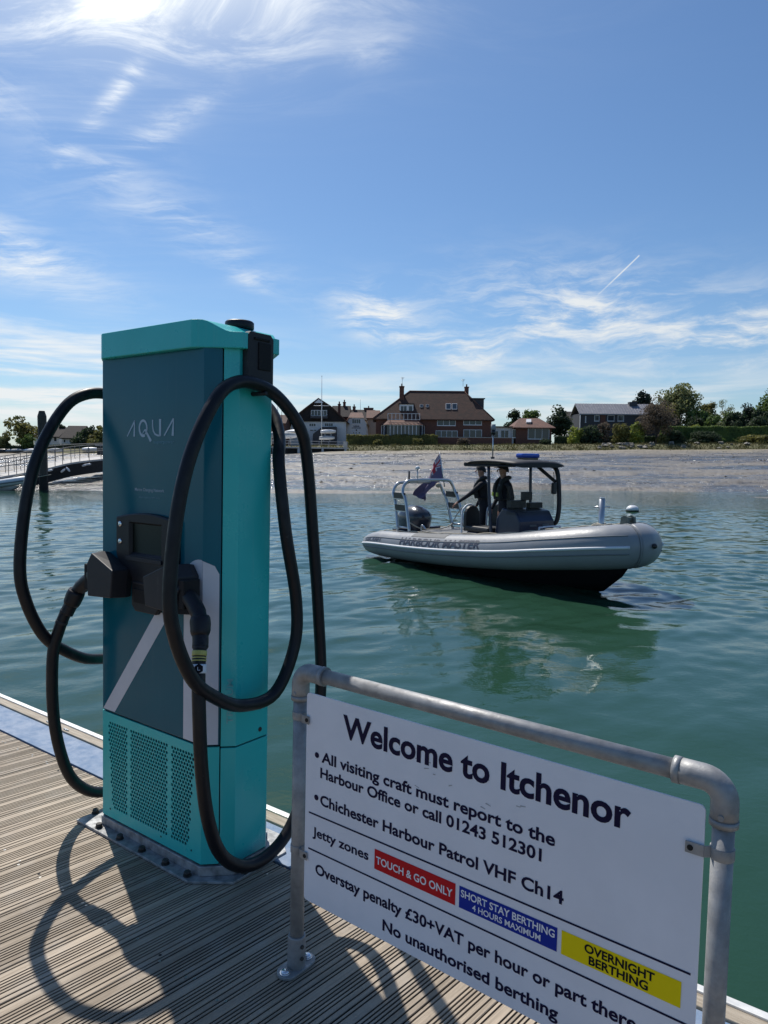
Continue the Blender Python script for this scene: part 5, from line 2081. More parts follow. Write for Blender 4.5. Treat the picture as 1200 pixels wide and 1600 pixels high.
def mud_weed():
    """bladder weed and stones lying on the mud"""
    rnd = random.Random(21)
    m = MB()
    for k in range(1500):
        x = rnd.uniform(-60, 85)
        y = 52 + 86 * rnd.random() ** .6
        if mnoise.noise(Vector((x * .05, y * .12, 3))) < -.05:
            continue
        z = land_z(x, y) + .42 * mnoise.fractal(Vector((x * .035, y * .13, 0)), 1.0, 2.1, 5) * min(1, (140 - y) / 4)
        a, b, h = rnd.uniform(.06, .32), rnd.uniform(.05, .2), rnd.uniform(.03, .12)
        n = 6
        c = [(x + a * rnd.uniform(.7, 1.2) * math.cos(q * 1.047), y + b * rnd.uniform(.7, 1.2) * math.sin(q * 1.047), z - .03) for q in range(n)]
        i = m.pts(c + [(x + rnd.uniform(-.04, .04), y, z + h)])
        for q in range(n):
            m.face((i + q, i + (q + 1) % n, i + n))
    tag(m.build('weed_on_mud', mat('bladder_weed', (.045, .038, .022), .6, var=.4, vscale=2)), 'dark seaweed and stones scattered over the wet mud flat', 'seaweed', kind='stuff')


mud_weed()

# ------------------------------------------------------------------ patrol boat
M_['tube_fabric'] = mat('grey_tube_fabric', (.265, .275, .29), .42, var=.05, vscale=2.5, rvar=.08, bump=.002, bscale=14)
M_['tube_dark'] = mat('dark_tube_patch', (.16, .17, .18), .5)
M_['tube_print'] = mat('faded_blue_print', (.045, .05, .075), .5, var=.3, vscale=12)
M_['hull_dark'] = mat('black_hull', (.016, .015, .017), .3)
M_['navy_gel'] = mat('navy_gelcoat', (.018, .026, .055), .3, var=.1)
M_['deck_grey'] = mat('grey_boat_deck', (.13, .135, .14), .7)
M_['canvas'] = mat('black_canvas', (.014, .014, .016), .6, var=.2, bump=.003, bscale=12)
M_['inox'] = mat('stainless_tube', (.50, .51, .52), .28, .85)
M_['cowl'] = mat('grey_blue_cowl', (.030, .036, .050), .22, coat=.4)
M_['blue_lamp'] = mat('blue_lamp_lens', (.01, .07, .42), .12)
M_['rope'] = mat('pale_rope', (.42, .38, .30), .8)
M_['cushion'] = mat('black_cushion', (.015, .015, .017), .5)
M_['fender_green'] = mat('weathered_fairlead', (.12, .14, .12), .6, var=.3)
M_['skin'] = mat('skin', (.42, .21, .145), .5, var=.08)
M_['cloth_navy'] = mat('dark_navy_cloth', (.010, .011, .018), .8, var=.3, vscale=9, bump=.006, bscale=16)
M_['cloth_black'] = mat('black_cloth', (.009, .009, .010), .75, var=.2)
M_['vest'] = mat('lifejacket_fabric', (.022, .024, .024), .7, var=.3)
M_['hi_vis'] = mat('lime_strip', (.33, .40, .06), .6)
M_['reflect'] = mat('grey_reflective_strip', (.42, .42, .45), .45)
M_['hair'] = mat('dark_hair', (.014, .011, .009), .7, bump=.002, bscale=200)
M_['shoe'] = mat('black_boot', (.01, .01, .01), .5)


def glass_mat():
    m = bpy.data.materials.new('tinted_windscreen')
    m.use_nodes = True
    nt = m.node_tree
    nt.nodes.clear()
    t = NT(nt)
    tr = t.n('ShaderNodeBsdfTransparent')
    tr.inputs[0].default_value = (.78, .79, .80, 1)
    gl = t.n('ShaderNodeBsdfGlossy')
    gl.inputs['Roughness'].default_value = .05
    mx = t.n('ShaderNodeMixShader')
    fr = t.n('ShaderNodeLayerWeight')
    fr.inputs[0].default_value = .18
    t.lk(fr.outputs['Fresnel'], mx.inputs[0])
    t.lk(tr.outputs[0], mx.inputs[1])
    t.lk(gl.outputs[0], mx.inputs[2])
    o = t.n('ShaderNodeOutputMaterial')
    t.lk(mx.outputs[0], o.inputs[0])
    return m


M_['windscreen'] = glass_mat()


def flag_mat():
    m = mat('blue_ensign_cloth', (.028, .018, .085), .75, var=.2, vscale=8)
    nt = m.node_tree
    p = nt.nodes['Principled BSDF']
    t = NT(nt)
    uv = t.n('ShaderNodeUVMap').outputs[0]
    x, y, z = t.xyz(uv)
    # union canton in the upper hoist quarter
    u = t.m('DIVIDE', x, .5)
    v = t.m('DIVIDE', t.m('SUBTRACT', y, .5), .5)
    inside = t.m('MULTIPLY', t.m('LESS_THAN', x, .5), t.m('GREATER_THAN', y, .5))
    cu, cv = t.m('ABSOLUTE', t.m('SUBTRACT', u, .5)), t.m('ABSOLUTE', t.m('SUBTRACT', v, .5))
    diag = t.m('ABSOLUTE', t.m('SUBTRACT', cu, cv))
    white = t.m('MAXIMUM', t.m('MAXIMUM', t.m('LESS_THAN', cu, .16), t.m('LESS_THAN', cv, .18)), t.m('LESS_THAN', diag, .13))
    red = t.m('MAXIMUM', t.m('MAXIMUM', t.m('LESS_THAN', cu, .09), t.m('LESS_THAN', cv, .10)), t.m('LESS_THAN', diag, .045))
    c = t.mix(t.m('MULTIPLY', white, inside), (.12, .10, .19), (.62, .60, .64))
    c = t.mix(t.m('MULTIPLY', red, inside), c, (.42, .03, .05))
    t.lk(c, p.inputs['Base Color'])
    return m


M_['flag'] = flag_mat()
BOAT = Matrix.Translation((.739, 16.72, 0)) @ Matrix.Rotation(rad(-55.2), 4, 'Z')

TUBE = [(-.72, -.88, .26), (-.50, -.89, .29), (0, -.90, .33), (1.2, -.92, .38), (2.5, -.92, .46), (3.8, -.88, .58), (4.75, -.76, .71), (5.40, -.56, .80), (5.78, -.33, .85), (5.93, 0, .865)]
TRAD = [.12, .215, .285, .305, .315, .325, .345, .36, .365, .36]


def tube_side(k=8):
    C = cat(TUBE, k)
    R = [np.interp(i / k, range(len(TRAD)), TRAD) for i in range(len(C))]
    return C, R


def tube_at(x):
    C, R = tube_side(12)
    i = min(range(len(C)), key=lambda j: abs(C[j].x - x))
    t = (C[min(i + 1, len(C) - 1)] - C[max(i - 1, 0)]).normalized()
    out = Vector((t.y, -t.x, 0)).normalized()
    return C[i], R[i], out, t


def tube_text(body, x0, x1, a0, cap, m, parent):
    o = text_mesh(body, x0, x1, 0, cap, m, parent, 0, .02, 'hull_lettering')
    bm = bmesh.new()
    bm.from_mesh(o.data)
    for k in range(1, 7):
        bmesh.ops.bisect_plane(bm, geom=bm.verts[:] + bm.edges[:] + bm.faces[:], plane_co=(0, 0, cap * k / 7), plane_no=(0, 0, 1))
    for k in range(1, 24):
        bmesh.ops.bisect_plane(bm, geom=bm.verts[:] + bm.edges[:] + bm.faces[:], plane_co=(x0 + (x1 - x0) * k / 24, 0, 0), plane_no=(1, 0, 0))
    C, R = tube_side(12)
    xs = [c.x for c in C]
    n = xs.index(max(xs))
    for v in bm.verts:
        x, z = v.co.x, v.co.z
        c = Vector((x, np.interp(x, xs, [q.y for q in C]), np.interp(x, xs, [q.z for q in C])))
        r = float(np.interp(x, xs, R)) + .005
        a = a0 + z / r
        v.co = c + Vector((0, -1, 0)) * (r * math.cos(a)) + Vector((0, 0, 1)) * (r * math.sin(a))
    bm.to_mesh(o.data)
    bm.free()
    return o


def patrol_boat():
    root = tag(empty('patrol_boat', BOAT), 'grey inflatable harbour patrol boat with black canopy and blue light bar', 'boat')
    C, R = tube_side(8)
    full = C + [Vector((p.x, -p.y, p.z)) for p in C[-2::-1]]
    fr = R + R[-2::-1]
    tb = MB().tube(full, fr, 28)
    tube = tb.build('inflatable_tube', M_['tube_fabric'], root)
    # rubbing strake, upper seam lines and bow cap
    for (a, r_, h, m, nm, rng) in ((.08, .026, .0, 'frame', 'rubbing_strake', (4, len(C) - 6)), (-.22, .012, 0, 'tube_dark', 'tube_seam', (8, len(C) - 6)), (.62, .010, 0, 'tube_dark', 'tube_seam', (8, len(C) - 6))):
        for s in (1, -1):
            pth = []
            for i in range(rng[0], rng[1]):
                t = (C[min(i + 1, len(C) - 1)] - C[max(i - 1, 0)]).normalized()
                out = Vector((t.y, -t.x, 0)).normalized()
                p = C[i] + out * (R[i] * math.cos(a)) + Vector((0, 0, R[i] * math.sin(a)))
                pth.append((p.x, p.y * s, p.z))
            MB().tube(pth, r_, 8).build(nm, M_[m], tube)
    bc = MB()
    mid = len(C) - 1
    seg = list(range(mid - 7, mid + 8))
    for i0, rr, mm in ((mid - 3, .010, 'tube_dark'), (mid + 9, .012, 'tube_dark')):
        q = full[i0]
        t = (full[i0 + 1] - full[i0 - 1]).normalized()
        nx_ = Vector((t.y, -t.x, 0)).normalized()
        b2 = t.cross(nx_)
        ring = [q + (nx_ * math.cos(a) + b2 * math.sin(a)) * (fr[i0] + .004) for a in np.linspace(0, 2 * math.pi, 29)[:-1]]
        MB().tube(ring, rr, 6, closed=True).build('tube_band', M_[mm], tube)
    MB().tube([full[i] for i in range(mid - 2, mid + 7)], [fr[mid] + .006] * 9, 26).build('bow_cap', M_['tube_fabric'], tube)
    MB().ell((6.31, 0, .90), (.045, .045, .045), 10, 6).build('bow_eye', M_['hull_dark'], tube)
    # wear panels on top where crew step aboard
    for xa, xb in ((1.35, 2.35),):
        pl = MB()
        n = 10
        def fn(u, v):
            c, r, out, t = tube_at(xa + (xb - xa) * u)
            a = rad(52 + 50 * v)
            return c + out * ((r + .006) * math.cos(a)) + Vector((0, 0, (r + .006) * math.sin(a)))
        pl.grid(fn, n, 6)
        pl.build('wear_panel', M_['deck_grey'], tube)
    tube_text('HARBOUR MASTER', 1.02, 3.50, rad(13), .175, M_['tube_print'], tube)
    tube_text('RIBCRAFT', -.42, .30, rad(16), .10, M_['tube_print'], tube)
    # grab line along the inner top
    hl = MB()
    for s in (1, -1):
        pth = []
        for i in range(10, len(C) - 10):
            pth.append((C[i].x, (C[i].y + .10) * s, C[i].z + R[i] + .02 * abs(math.sin(i * .9))))
        hl.tube(pth, .011, 6)
    hl.build('grab_line', M_['rope'], tube)

    # rigid hull
    st = [(.0, -.45, .74, .06, .36), (1.5, -.44, .76, .08, .40), (3.0, -.40, .73, .14, .48), (4.1, -.28, .60, .26, .58), (4.85, -.12, .41, .38, .68), (5.35, .02, .22, .48, .76), (5.72, .32, .08, .58, .80), (5.92, .60, .02, .68, .84)]
    hm = MB()
    rings = []
    for x, kz, cy, cz, gz in st:
        rings.append([(x, -cy * 1.02, gz), (x, -cy, cz), (x, -cy * .5, kz + (cz - kz) * .45), (x, 0, kz), (x, cy * .5, kz + (cz - kz) * .45), (x, cy, cz), (x, cy * 1.02, gz)])
    hm.loft(rings, 0, True, True, True)
    hm.build('rigid_hull', M_['hull_dark'], root)
    MB().prism([(.05, -.70), (2.6, -.70), (3.7, -.52), (4.3, -.34), (4.3, .34), (3.7, .52), (2.6, .70), (.05, .70)], 'z', .27, .29).build('boat_deck', M_['deck_grey'], root)
    MB().box((.0, -.66, .1), (.09, .66, .66)).build('transom', M_['navy_gel'], root)

    # outboard engine
    ob = MB()
    prof = []
    for k in range(11):
        s = k / 10
        z = .50 + .66 * s
        sc = math.sin(math.pi * (.30 + .70 * (1 - s) ** .75 * .55 + .0)) if False else (1 - .16 * (1 - s) ** 2) * (1 - max(0, (s - .55) / .45) ** 2.6 * .72)
        ring = []
        for q in range(20):
            a = 2 * math.pi * q / 20
            ca, sa = math.cos(a), math.sin(a)
            rx = .43 * sc * (abs(ca) ** .75) * (1 if ca > 0 else -1)
            ry = .27 * sc * (abs(sa) ** .8) * (1 if sa > 0 else -1)
            ring.append((-.10 + rx * 1.12 + .07 * s, ry * 1.15, z))
        prof.append(ring)
    ob.loft(prof, 0, True)
    eng = ob.build('outboard_engine', M_['cowl'], root)
    MB().box((-.28, -.12, -.6), (.04, .12, .53)).build('engine_leg', M_['hull_dark'], eng, bev=.03)
    MB().tube(cat([(-.45, -.16, 1.035), (-.2, -.19, 1.06), (.1, -.17, 1.05)], 5), .016, 6).build('cowl_trim', M_['inox'], eng)

    # stern arch of two hoops with steps between
    def hoop(xb, xt, zt, hb, ht):
        q = []
        for s in (-1, 1):
            pts = [(xb, hb, .58), (xb + (xt - xb) * .6, hb + (ht - hb) * .6, .58 + (zt - .58) * .62), (xt - (xt - xb) * .06, ht + .02, zt - .24), (xt, ht - .07, zt - .06), (xt, ht - .26, zt)]
            q.append([(x, s * y, z) for x, y, z in pts])
        return cat(q[0] + q[1][::-1], 5)
    ar = MB()
    h1 = hoop(.84, .46, 1.76, .80, .72)
    h2 = hoop(.40, .08, 1.70, .80, .70)
    arch = MB().tube(h1, .034, 10).build('stern_arch', M_['inox'], root)
    MB().tube(h2, .034, 10).build('stern_arch', M_['inox'], root)
    for s in (-1, 1):
        for z, kind in ((1.38, 1), (1.12, 1), (.74, 0)):
            f = (z - .58) / 1.16
            xa, xb = .40 + (.08 - .40) * f, .84 + (.46 - .84) * f
            y = s * (.80 - .07 * f)
            if kind:
                sp = MB()
                sp.box((xa, y - .016, z - .02), (xb, y + .016, z + .11))
                sp.box((xa + .0, y - .04, z - .035), (xb, y + .04, z - .018), 1)
                sp.build('step', [M_['hull_dark'], M_['inox']], arch)
            else:
                MB().tube([(xa, y, z), (xb, y, z)], .022, 8).build('brace', M_['inox'], arch)
    MB().tube([(.28, -.42, 1.70), (.28, -.42, 1.96)], .02, 8).build('aerial_stub', M_['hull_dark'], arch)
    gp = MB()
    gp.tube([(.30, -.20, 1.70), (.30, -.20, 2.0)], .014, 8)
    gp.lathe([(.001, 0), (.045, 0), (.055, .03), (.04, .065), (.001, .075)], (.30, -.20, 2.0), 12, 1)
    gp.build('gps_mushroom', [M_['inox'], M_['white_gel']], arch)
    MB().ell((.40, .33, 1.64), (.07, .07, .06), 10, 6).build('deck_lamp', M_['rope'], arch)

    # locker and jockey seats
    lk = MB().box((.98, -.55, .29), (1.95, .55, .66)).build('stern_locker', M_['navy_gel'], root, bev=.02)
    MB().box((.95, -.58, .662), (1.98, .58, .70)).build('locker_lid', M_['deck_grey'], lk, bev=.015)
    for y in (-.28, .40):
        sb = MB().box((2.30, y - .2, .29), (2.95, y + .2, .80)).build('seat_base', M_['navy_gel'], root, bev=.03)
        MB().box((2.26, y - .21, .80), (2.95, y + .21, .92)).build('seat_cushion', M_['cushion'], sb, bev=.04)
        b = MB()
        pr = []
        for k in range(9):
            a = math.pi * k / 8
            pr.append((y + .19 * math.cos(a), 1.12 + .19 * math.sin(a)))
        pr += [(y - .19, .80), (y + .19, .80)]
        b.prism(pr, 'x', 2.20, 2.28)
        b.build('backrest', M_['cushion'], sb, bev=.015)
        MB().tube(cat([(2.17, y - .20, .30), (2.17, y - .20, 1.10), (2.17, y - .13, 1.27), (2.17, y, 1.325), (2.17, y + .13, 1.27), (2.17, y + .20, 1.10), (2.17, y + .20, .30)], 5), .02, 8).build('grab_frame', M_['frame'], sb)
    # console
    cs = MB()
    sec = [(3.05, .29), (3.78, .29), (3.78, 1.10), (3.66, 1.28), (3.30, 1.34), (3.14, 1.12)]
    cs.prism(sec, 'y', -.46, .46)
    con = cs.build('console', M_['navy_gel'], root, bev=.03)
    for xa, z, w, y, hh in ((3.34, 1.33, .40, -.18, .15), (3.40, 1.32, .34, .24, .11), (3.40, 1.48, .20, .02, .16)):
        sc_ = MB().box((xa, y - w / 2, z), (xa + .12, y + w / 2, z + hh)).build('chart_plotter', M_['cushion'], con, bev=.012)
        MB().box((xa - .004, y - w / 2 + .03, z + .03), (xa - .001, y + w / 2 - .03, z + hh - .03)).build('plotter_screen', M_['screen'], sc_)
    MB().tube([(3.06 + .10 * math.sin(a) * .35, .17 * math.cos(a), 1.10 + .17 * math.sin(a)) for a in np.linspace(0, 2 * math.pi, 25)[:-1]], .016, 8, closed=True).build('steering_wheel', M_['cushion'], con)
    for y in (-.12, .22):
        MB().box((3.782, y - .09, 1.0), (3.786, y + .09, 1.04)).build('vent_slot', M_['deck_grey'], con)
    ws = MB()
    for y in (-.47, .47):
        ws.quad((3.42, y, 1.22), (3.745, y, 1.22), (3.745, y, 1.76), (3.42, y, 1.76))
    ws.quad((3.75, -.47, 1.22), (3.75, .47, 1.22), (3.75, .47, 1.80), (3.75, -.47, 1.80))
    ws.build('windscreen', M_['windscreen'], con)
    MB().tube(cat([(3.98, -.18, .32), (3.98, -.17, .93), (3.98, -.10, 1.0), (3.98, .34, 1.0), (3.98, .41, .93), (3.98, .42, .32)], 5), .018, 8).build('side_rail', M_['frame'], con)
    MB().ell((3.55, -.60, .80), (.17, .10, .05), 12, 6).build('coiled_line', M_['rope'], root)
    # canopy
    cp = MB()
    rows = []
    for k in range(13):
        s = k / 12
        x = 2.46 + 1.36 * s
        edge = min(1, min(s, 1 - s) * 9)
        zc = 2.17 + .07 * math.sin(math.pi * (.18 + .72 * s)) - (.03 if k in (0, 12) else 0)
        hw = .70 * (.93 + .07 * edge)
        up, dn = [], []
        for q in range(9):
            v = -1 + 2 * q / 8
            up.append((x, v * hw, zc + .035 * (1 - v * v) - (.02 if abs(v) == 1 else 0)))
            dn.append((x, v * hw * .98, zc - .035 - (.02 if abs(v) < 1 else 0)))
        rows.append(up + dn[::-1])
    cp.loft(rows, 0, True)
    can = cp.build('canopy', M_['canvas'], root)
    MB().tube(cat([(2.45, -.67, 2.15), (2.45, .67, 2.15)], 2), .04, 10).build('canopy_bar', M_['canvas'], can)
    for s in (-1, 1):
        if s > 0:
            MB().tube(cat([(3.50, s * .58, 2.15), (3.66, s * .58, 2.10), (3.74, s * .58, 1.9), (3.78, s * .58, 1.4), (3.75, s * .56, 1.08), (3.66, s * .50, .92), (3.64, s * .50, .3)], 5), .044, 10).build('canopy_post', M_['canvas'], can)
            MB().tube([(3.40, .30, 2.16), (3.70, s * .57, 1.82)], .034, 8).build('canopy_gusset', M_['canvas'], can)
        MB().tube(cat([(3.02, s * .57, 2.14), (3.04, s * .56, 1.6), (3.10, s * .53, .7), (3.12, s * .52, .34)], 4), .030, 8).build('canopy_post', M_['navy_gel'], can)
        MB().tube([(2.5, s * .64, 2.13), (3.78, s * .62, 2.14)], .024, 8).build('canopy_rail', M_['canvas'], can)
    MB().box((3.72, .40, 1.60), (3.80, .49, 1.82)).build('side_mirror', M_['cushion'], can, bev=.02)
    MB().tube([(3.76, .45, 1.80), (3.74, .45, 2.02)], .008, 6).build('whip_aerial', M_['hull_dark'], can)
    lb = MB().box((3.30, -.15, 2.285), (3.50, .33, 2.37)).build('light_bar', M_['blue_lamp'], can, bev=.035, seg=3)
    MB().box((3.32, -.11, 2.235), (3.48, .29, 2.284)).build('light_bar_base', M_['hull_dark'], lb)
    an = MB()
    an.tube([(2.52, 0, 2.22), (2.52, 0, 2.30)], .04, 10, 1)
    an.tube([(2.52, 0, 2.28), (2.52, 0, 2.74)], .012, 8, 0)
    an.build('vhf_mast', [M_['inox'], M_['hull_dark']], can)
    nl = MB()
    nl.tube([(2.52, 0, 2.74), (2.52, 0, 2.84)], .045, 12, 1)
    nl.tube([(2.52, 0, 2.84), (2.52, 0, 2.95)], .048, 12, 0)
    nl.build('navigation_light', [M_['cover'], M_['hull_dark']], can)
    # foredeck fittings
    sp = MB()
    sp.tube([(5.25, 0, .60), (5.25, 0, 1.60)], .052, 14)
    sp.tube([(5.25, 0, 1.60), (5.25, 0, 1.625)], .045, 14)
    sp.tube([(5.17, -.11, 1.46), (5.33, .11, 1.46)], .014, 8)
    pst = sp.build('towing_post', M_['inox'], root)
    rp = MB()
    for k in range(4):
        rp.tube([(5.25 + .072 * math.cos(a), .072 * math.sin(a), 1.08 + k * .03 + .006 * math.sin(2 * a)) for a in np.linspace(0, 2 * math.pi, 17)[:-1]], .016, 6, closed=True)
    rp.tube(cat([(5.18, -.05, 1.17), (5.13, -.10, 1.13), (5.14, -.12, 1.03), (5.16, -.10, .96)], 4), .016, 6)
    rp.build('rope_turns', M_['rope'], pst)
    fl = MB()
    for y in (-.085, .085):
        fl.prism([(5.70, 1.16), (5.88, 1.16), (5.86, 1.33), (5.80, 1.36), (5.73, 1.33)], 'y', y - .02, y + .02)
    fl.cyl((5.79, -.07, 1.29), (5.79, .07, 1.29), .04, n=12)
    fl.build('bow_roller', M_['fender_green'], root)
    cl = MB()
    for x in (4.9,):
        for s in (-1, 1):
            cl.tube(cat([(x - .12, s * .62, 1.03), (x - .06, s * .62, 1.06), (x + .06, s * .62, 1.07), (x + .12, s * .62, 1.05)], 3), .014, 6)
    # stern rope from the arch down to the locker
    MB().tube(cat([(.66, -.70, .86), (.75, -.45, .72), (.95, -.2, .70), (1.05, .15, .78), (.92, .45, 1.0), (.98, .55, 1.16)], 6), .014, 6).build('stern_line', M_['rope'], root)
    MB().tube(cat([(1.02, -.50, .72), (.88, -.5, .80), (.86, -.5, .66), (.92, -.5, .40)], 4), .02, 6).build('bent_rail', M_['inox'], root)


patrol_boat()


def ensign():
    root = tag(empty('ensign_flag', BOAT @ Matrix.Translation((.39, .52, 1.70))), 'dark blue ensign drooping from a short staff on the patrol boat stern arch', 'flag')
    MB().tube([(0, 0, -.1), (-.11, .0, .35), (-.21, 0, .70)], [.014, .013, .010], 8).build('staff', M_['inox'], root)
    nu, nv = 26, 16
    P, UV = [], []
    top, bot = Vector((-.205, 0, .68)), Vector((-.06, 0, .10))
    inv = BOAT.inverted()
    for j in range(nv + 1):
        v = j / nv
        h = bot.lerp(top, v)
        for i in range(nu + 1):
            u = i / nu
            # cloth hangs from the staff, pulled towards image left and folded on itself
            fall = Vector((-.34 * u + .05 * math.sin(u * 9 + v * 3) * u, -.36 * u + .10 * math.sin(u * 7 + v * 4) * u, -.62 * u ** 1.15 - (v - .15) * .42 * u ** .8))
            P.append(h + fall + Vector((.04 * math.sin(v * 8 + u * 5) * u, .05 * math.sin(v * 10 - u * 6) * u, 0)))
            UV.append((u, v))
    mb = MB()
    mb.pts(P)
    for j in range(nv):
        for i in range(nu):
            k = j * (nu + 1) + i
            mb.face((k, k + 1, k + nu + 2, k + nu + 1), 0, True)
    o = mb.build('cloth', M_['flag'], root)
    uvl = o.data.uv_layers.new(name='UVMap')
    for lp in o.data.loops:
        uvl.data[lp.index].uv = UV[lp.vertex_index]


ensign()


# ------------------------------------------------------------------ crew
def skin_body(J, E, root_i, name):
    """J: list of (co, rx, ry); E: edges; returns an evaluated mesh grown round the skeleton"""
    me = bpy.data.meshes.new('sk')
    me.from_pydata([j[0] for j in J], E, [])
    o = bpy.data.objects.new('sk', me)
    COL.objects.link(o)
    md = o.modifiers.new('skin', 'SKIN')
    md.branch_smoothing = .6
    md.use_smooth_shade = True
    sv = me.skin_vertices[0].data
    for i, j in enumerate(J):
        sv[i].radius = (j[1], j[2])
        sv[i].use_root = (i == root_i)
    s = o.modifiers.new('ss', 'SUBSURF')
    s.levels = s.render_levels = 2
    dg = bpy.context.evaluated_depsgraph_get()
    out = bpy.data.meshes.new_from_object(o.evaluated_get(dg))
    bpy.data.objects.remove(o)
    bpy.data.meshes.remove(me)
    out.name = name
    return out


def person(label, pos, face, pose, hat=False, glasses=False, vest_z=(1.08, 1.46)):
    """figure faces +X in its own frame, left is +Y; hands given in pose"""
    M = Matrix.Translation(pos) @ Matrix.Rotation(face, 4, 'Z')
    M = M @ Matrix.Scale(pose.get('scale', 1.0), 4)
    root = tag(empty('person', M), label, 'person')
    J, E = [], []

    def j(co, rx, ry=None, p=None):
        J.append((tuple(co), rx, ry if ry else rx))
        if p is not None:
            E.append((p, len(J) - 1))
        return len(J) - 1
    lean = pose.get('lean', 0.0)
    pel = j((0, 0, .96), .125, .155)
    wa = j((lean * .25, 0, 1.08), .130, .160, pel)
    ch = j((lean * .7, 0, 1.28), .145, .185, wa)
    up = j((lean * .95, 0, 1.42), .105, .135, ch)
    nk = j((lean + .01, 0, 1.515), .056, .058, up)
    hd = (lean + .035, 0, 1.64)
    h0 = j((lean + .02, 0, 1.565), .060, .062, nk)
    h1 = j(hd, .094, .078, h0)
    h2 = j((lean + .025, 0, 1.715), .078, .066, h1)
    for s, side in ((1, 'l'), (-1, 'r')):
        hip = j((0, s * .095, .90), .098, .092, pel)
        kx = pose.get('knee_' + side, (.02, s * .11, .49))
        kn = j(kx, .066, .064, hip)
        cf = j((kx[0] - .035, kx[1], .33), .060, .058, kn)
        an = j(pose.get('ankle_' + side, (-.02, s * .12, .085)), .042, .042, cf)
        a = J[an][0]
        he = j((a[0] + .06, a[1] + s * .01, .045), .045, .042, an)
        j((a[0] + .17, a[1] + s * .025, .035), .032, .042, he)
        sh = j((lean * .95, s * .175, 1.425), .070, .068, up)
        el, wr = pose['arm_' + side]
        de = j((lean * .95 + (el[0] - lean * .95) * .25, s * .205 + (el[1] - s * .205) * .25, 1.40 + (el[2] - 1.40) * .25), .060, .058, sh)
        e = j(el, .046, .045, de)
        w = j(wr, .032, .030, e)
        d = (Vector(wr) - Vector(el)).normalized()
        sd = d.cross(Vector((0, 0, 1)))
        sd = sd.normalized() if sd.length > .2 else Vector((1, 0, 0))
        up_ = sd.cross(d).normalized()
        pm = j(Vector(wr) + d * .05, .030, .018, w)
        kn_ = j(Vector(wr) + d * .085, .034, .016, pm)
        for q, (o_, ln) in enumerate(((-.027, .070), (-.009, .080), (.009, .074), (.027, .058))):
            b = Vector(wr) + d * .088 + sd * o_
            m_ = b + d * ln * .5 - up_ * .010
            t_ = b + d * ln * .85 - up_ * .032
            b1 = j(b, .0095, .0095, kn_)
            b2 = j(m_, .0088, .0088, b1)
            j(t_, .0078, .0078, b2)
        th = j(Vector(wr) + d * .045 + sd * (-.040), .0115, .0115, pm)
        j(Vector(wr) + d * .085 + sd * (-.056) - up_ * .018, .0090, .0090, th)
        pose.setdefault('_w', {})[side] = (Vector(wr), d)
    me = skin_body(J, E, pel, 'body')
    for m in ('cloth_navy', 'skin', 'shoe'):
        me.materials.append(M_[m])
    for p in me.polygons:
        c = p.center
        mi = 0
        if c.z > 1.50:
            mi = 1
        if c.z < .09:
            mi = 2
        for w, d in pose['_w'].values():
            if (c - w).dot(d) > .005 and (c - w).length < .24:
                mi = 1
        p.material_index = mi
        p.use_smooth = True
    bo = bpy.data.objects.new('body', me)
    COL.objects.link(bo)
    bo.parent = root
    turn = pose.get('turn', 0)
    H = Matrix.Translation((lean + .03, 0, 1.645)) @ Matrix.Rotation(turn, 4, 'Z')
    f = MB()
    f.tube([H @ Vector((.086, 0, .022)), H @ Vector((.112, 0, -.016)), H @ Vector((.092, 0, -.024))], [.009, .016, .010], 8)
    for s in (1, -1):
        f.ell((0, 0, 0), (.018, .010, .030), 8, 6, M=H @ Matrix.Translation((-.005, s * .083, -.008)))
        f.ell((0, 0, 0), (.010, .013, .008), 8, 6, 1, M=H @ Matrix.Translation((.083, s * .032, .020)))
    f.ell((0, 0, 0), (.010, .026, .006), 8, 6, 2, M=H @ Matrix.Translation((.088, 0, -.048)))
    f.build('face', [M_['skin'], M_['cloth_black'], mat('lips', (.30, .12, .10), .5)], root)
    hr = MB()

    def hairfn(u, v):
        a = u * 2 * math.pi
        low = .010 + .045 * max(0, math.cos(a)) - .050 * max(0, -math.cos(a))
        e = v * math.pi / 2
        z = low + (.113 - low) * math.sin(e)
        r = math.cos(e) ** .7 if v < 1 else 0.0
        return H @ Vector((-.006 + .103 * r * math.cos(a), .089 * r * math.sin(a), z))
    hr.grid(hairfn, 20, 8)
    if hat:
        hr.v = [tuple(H @ ((H.inverted() @ Vector(p)) * 1.09 + Vector((0, 0, .004)))) for p in hr.v]
        hr.prism([(.06, -.075), (.14, -.06), (.175, 0), (.14, .06), (.06, .075)], 'z', .045, .056, M=H)
        hr.build('cap', M_['cloth_black'], root)
    else:
        hr.build('hair', M_['hair'], root)
    if glasses:
        g = MB()
        g.tube([H @ Vector((.092 - .085 * abs(t) ** 2.2, .080 * t, .022)) for t in np.linspace(-1, 1, 11)], .010, 8)
        g.build('sunglasses', M_['cloth_black'], root)
    # lifejacket: horseshoe collar and two lobes down the chest, belt
    v = MB()
    lx = lean
    for s in (1, -1):
        v.tube(cat([(lx - .10, s * .03, 1.50), (lx - .08, s * .085, 1.515), (lx + .02, s * .105, 1.49), (lx * .9 + .105, s * .105, 1.40), (lx * .7 + .145, s * .095, 1.27), (lx * .5 + .135, s * .09, 1.16), (lx * .4 + .125, s * .085, 1.11)], 5),
               [.028] * 6 + [.040] * 10 + [.050] * 15, 10)
    ve = v.build('lifejacket', M_['vest'], root)
    b = MB()
    b.tube([(lean * .35 + .135 * math.cos(a), .172 * math.sin(a), 1.11) for a in np.linspace(0, 2 * math.pi, 25)[:-1]], .018, 6, closed=True)
    b.build('belt', M_['cloth_black'], ve)
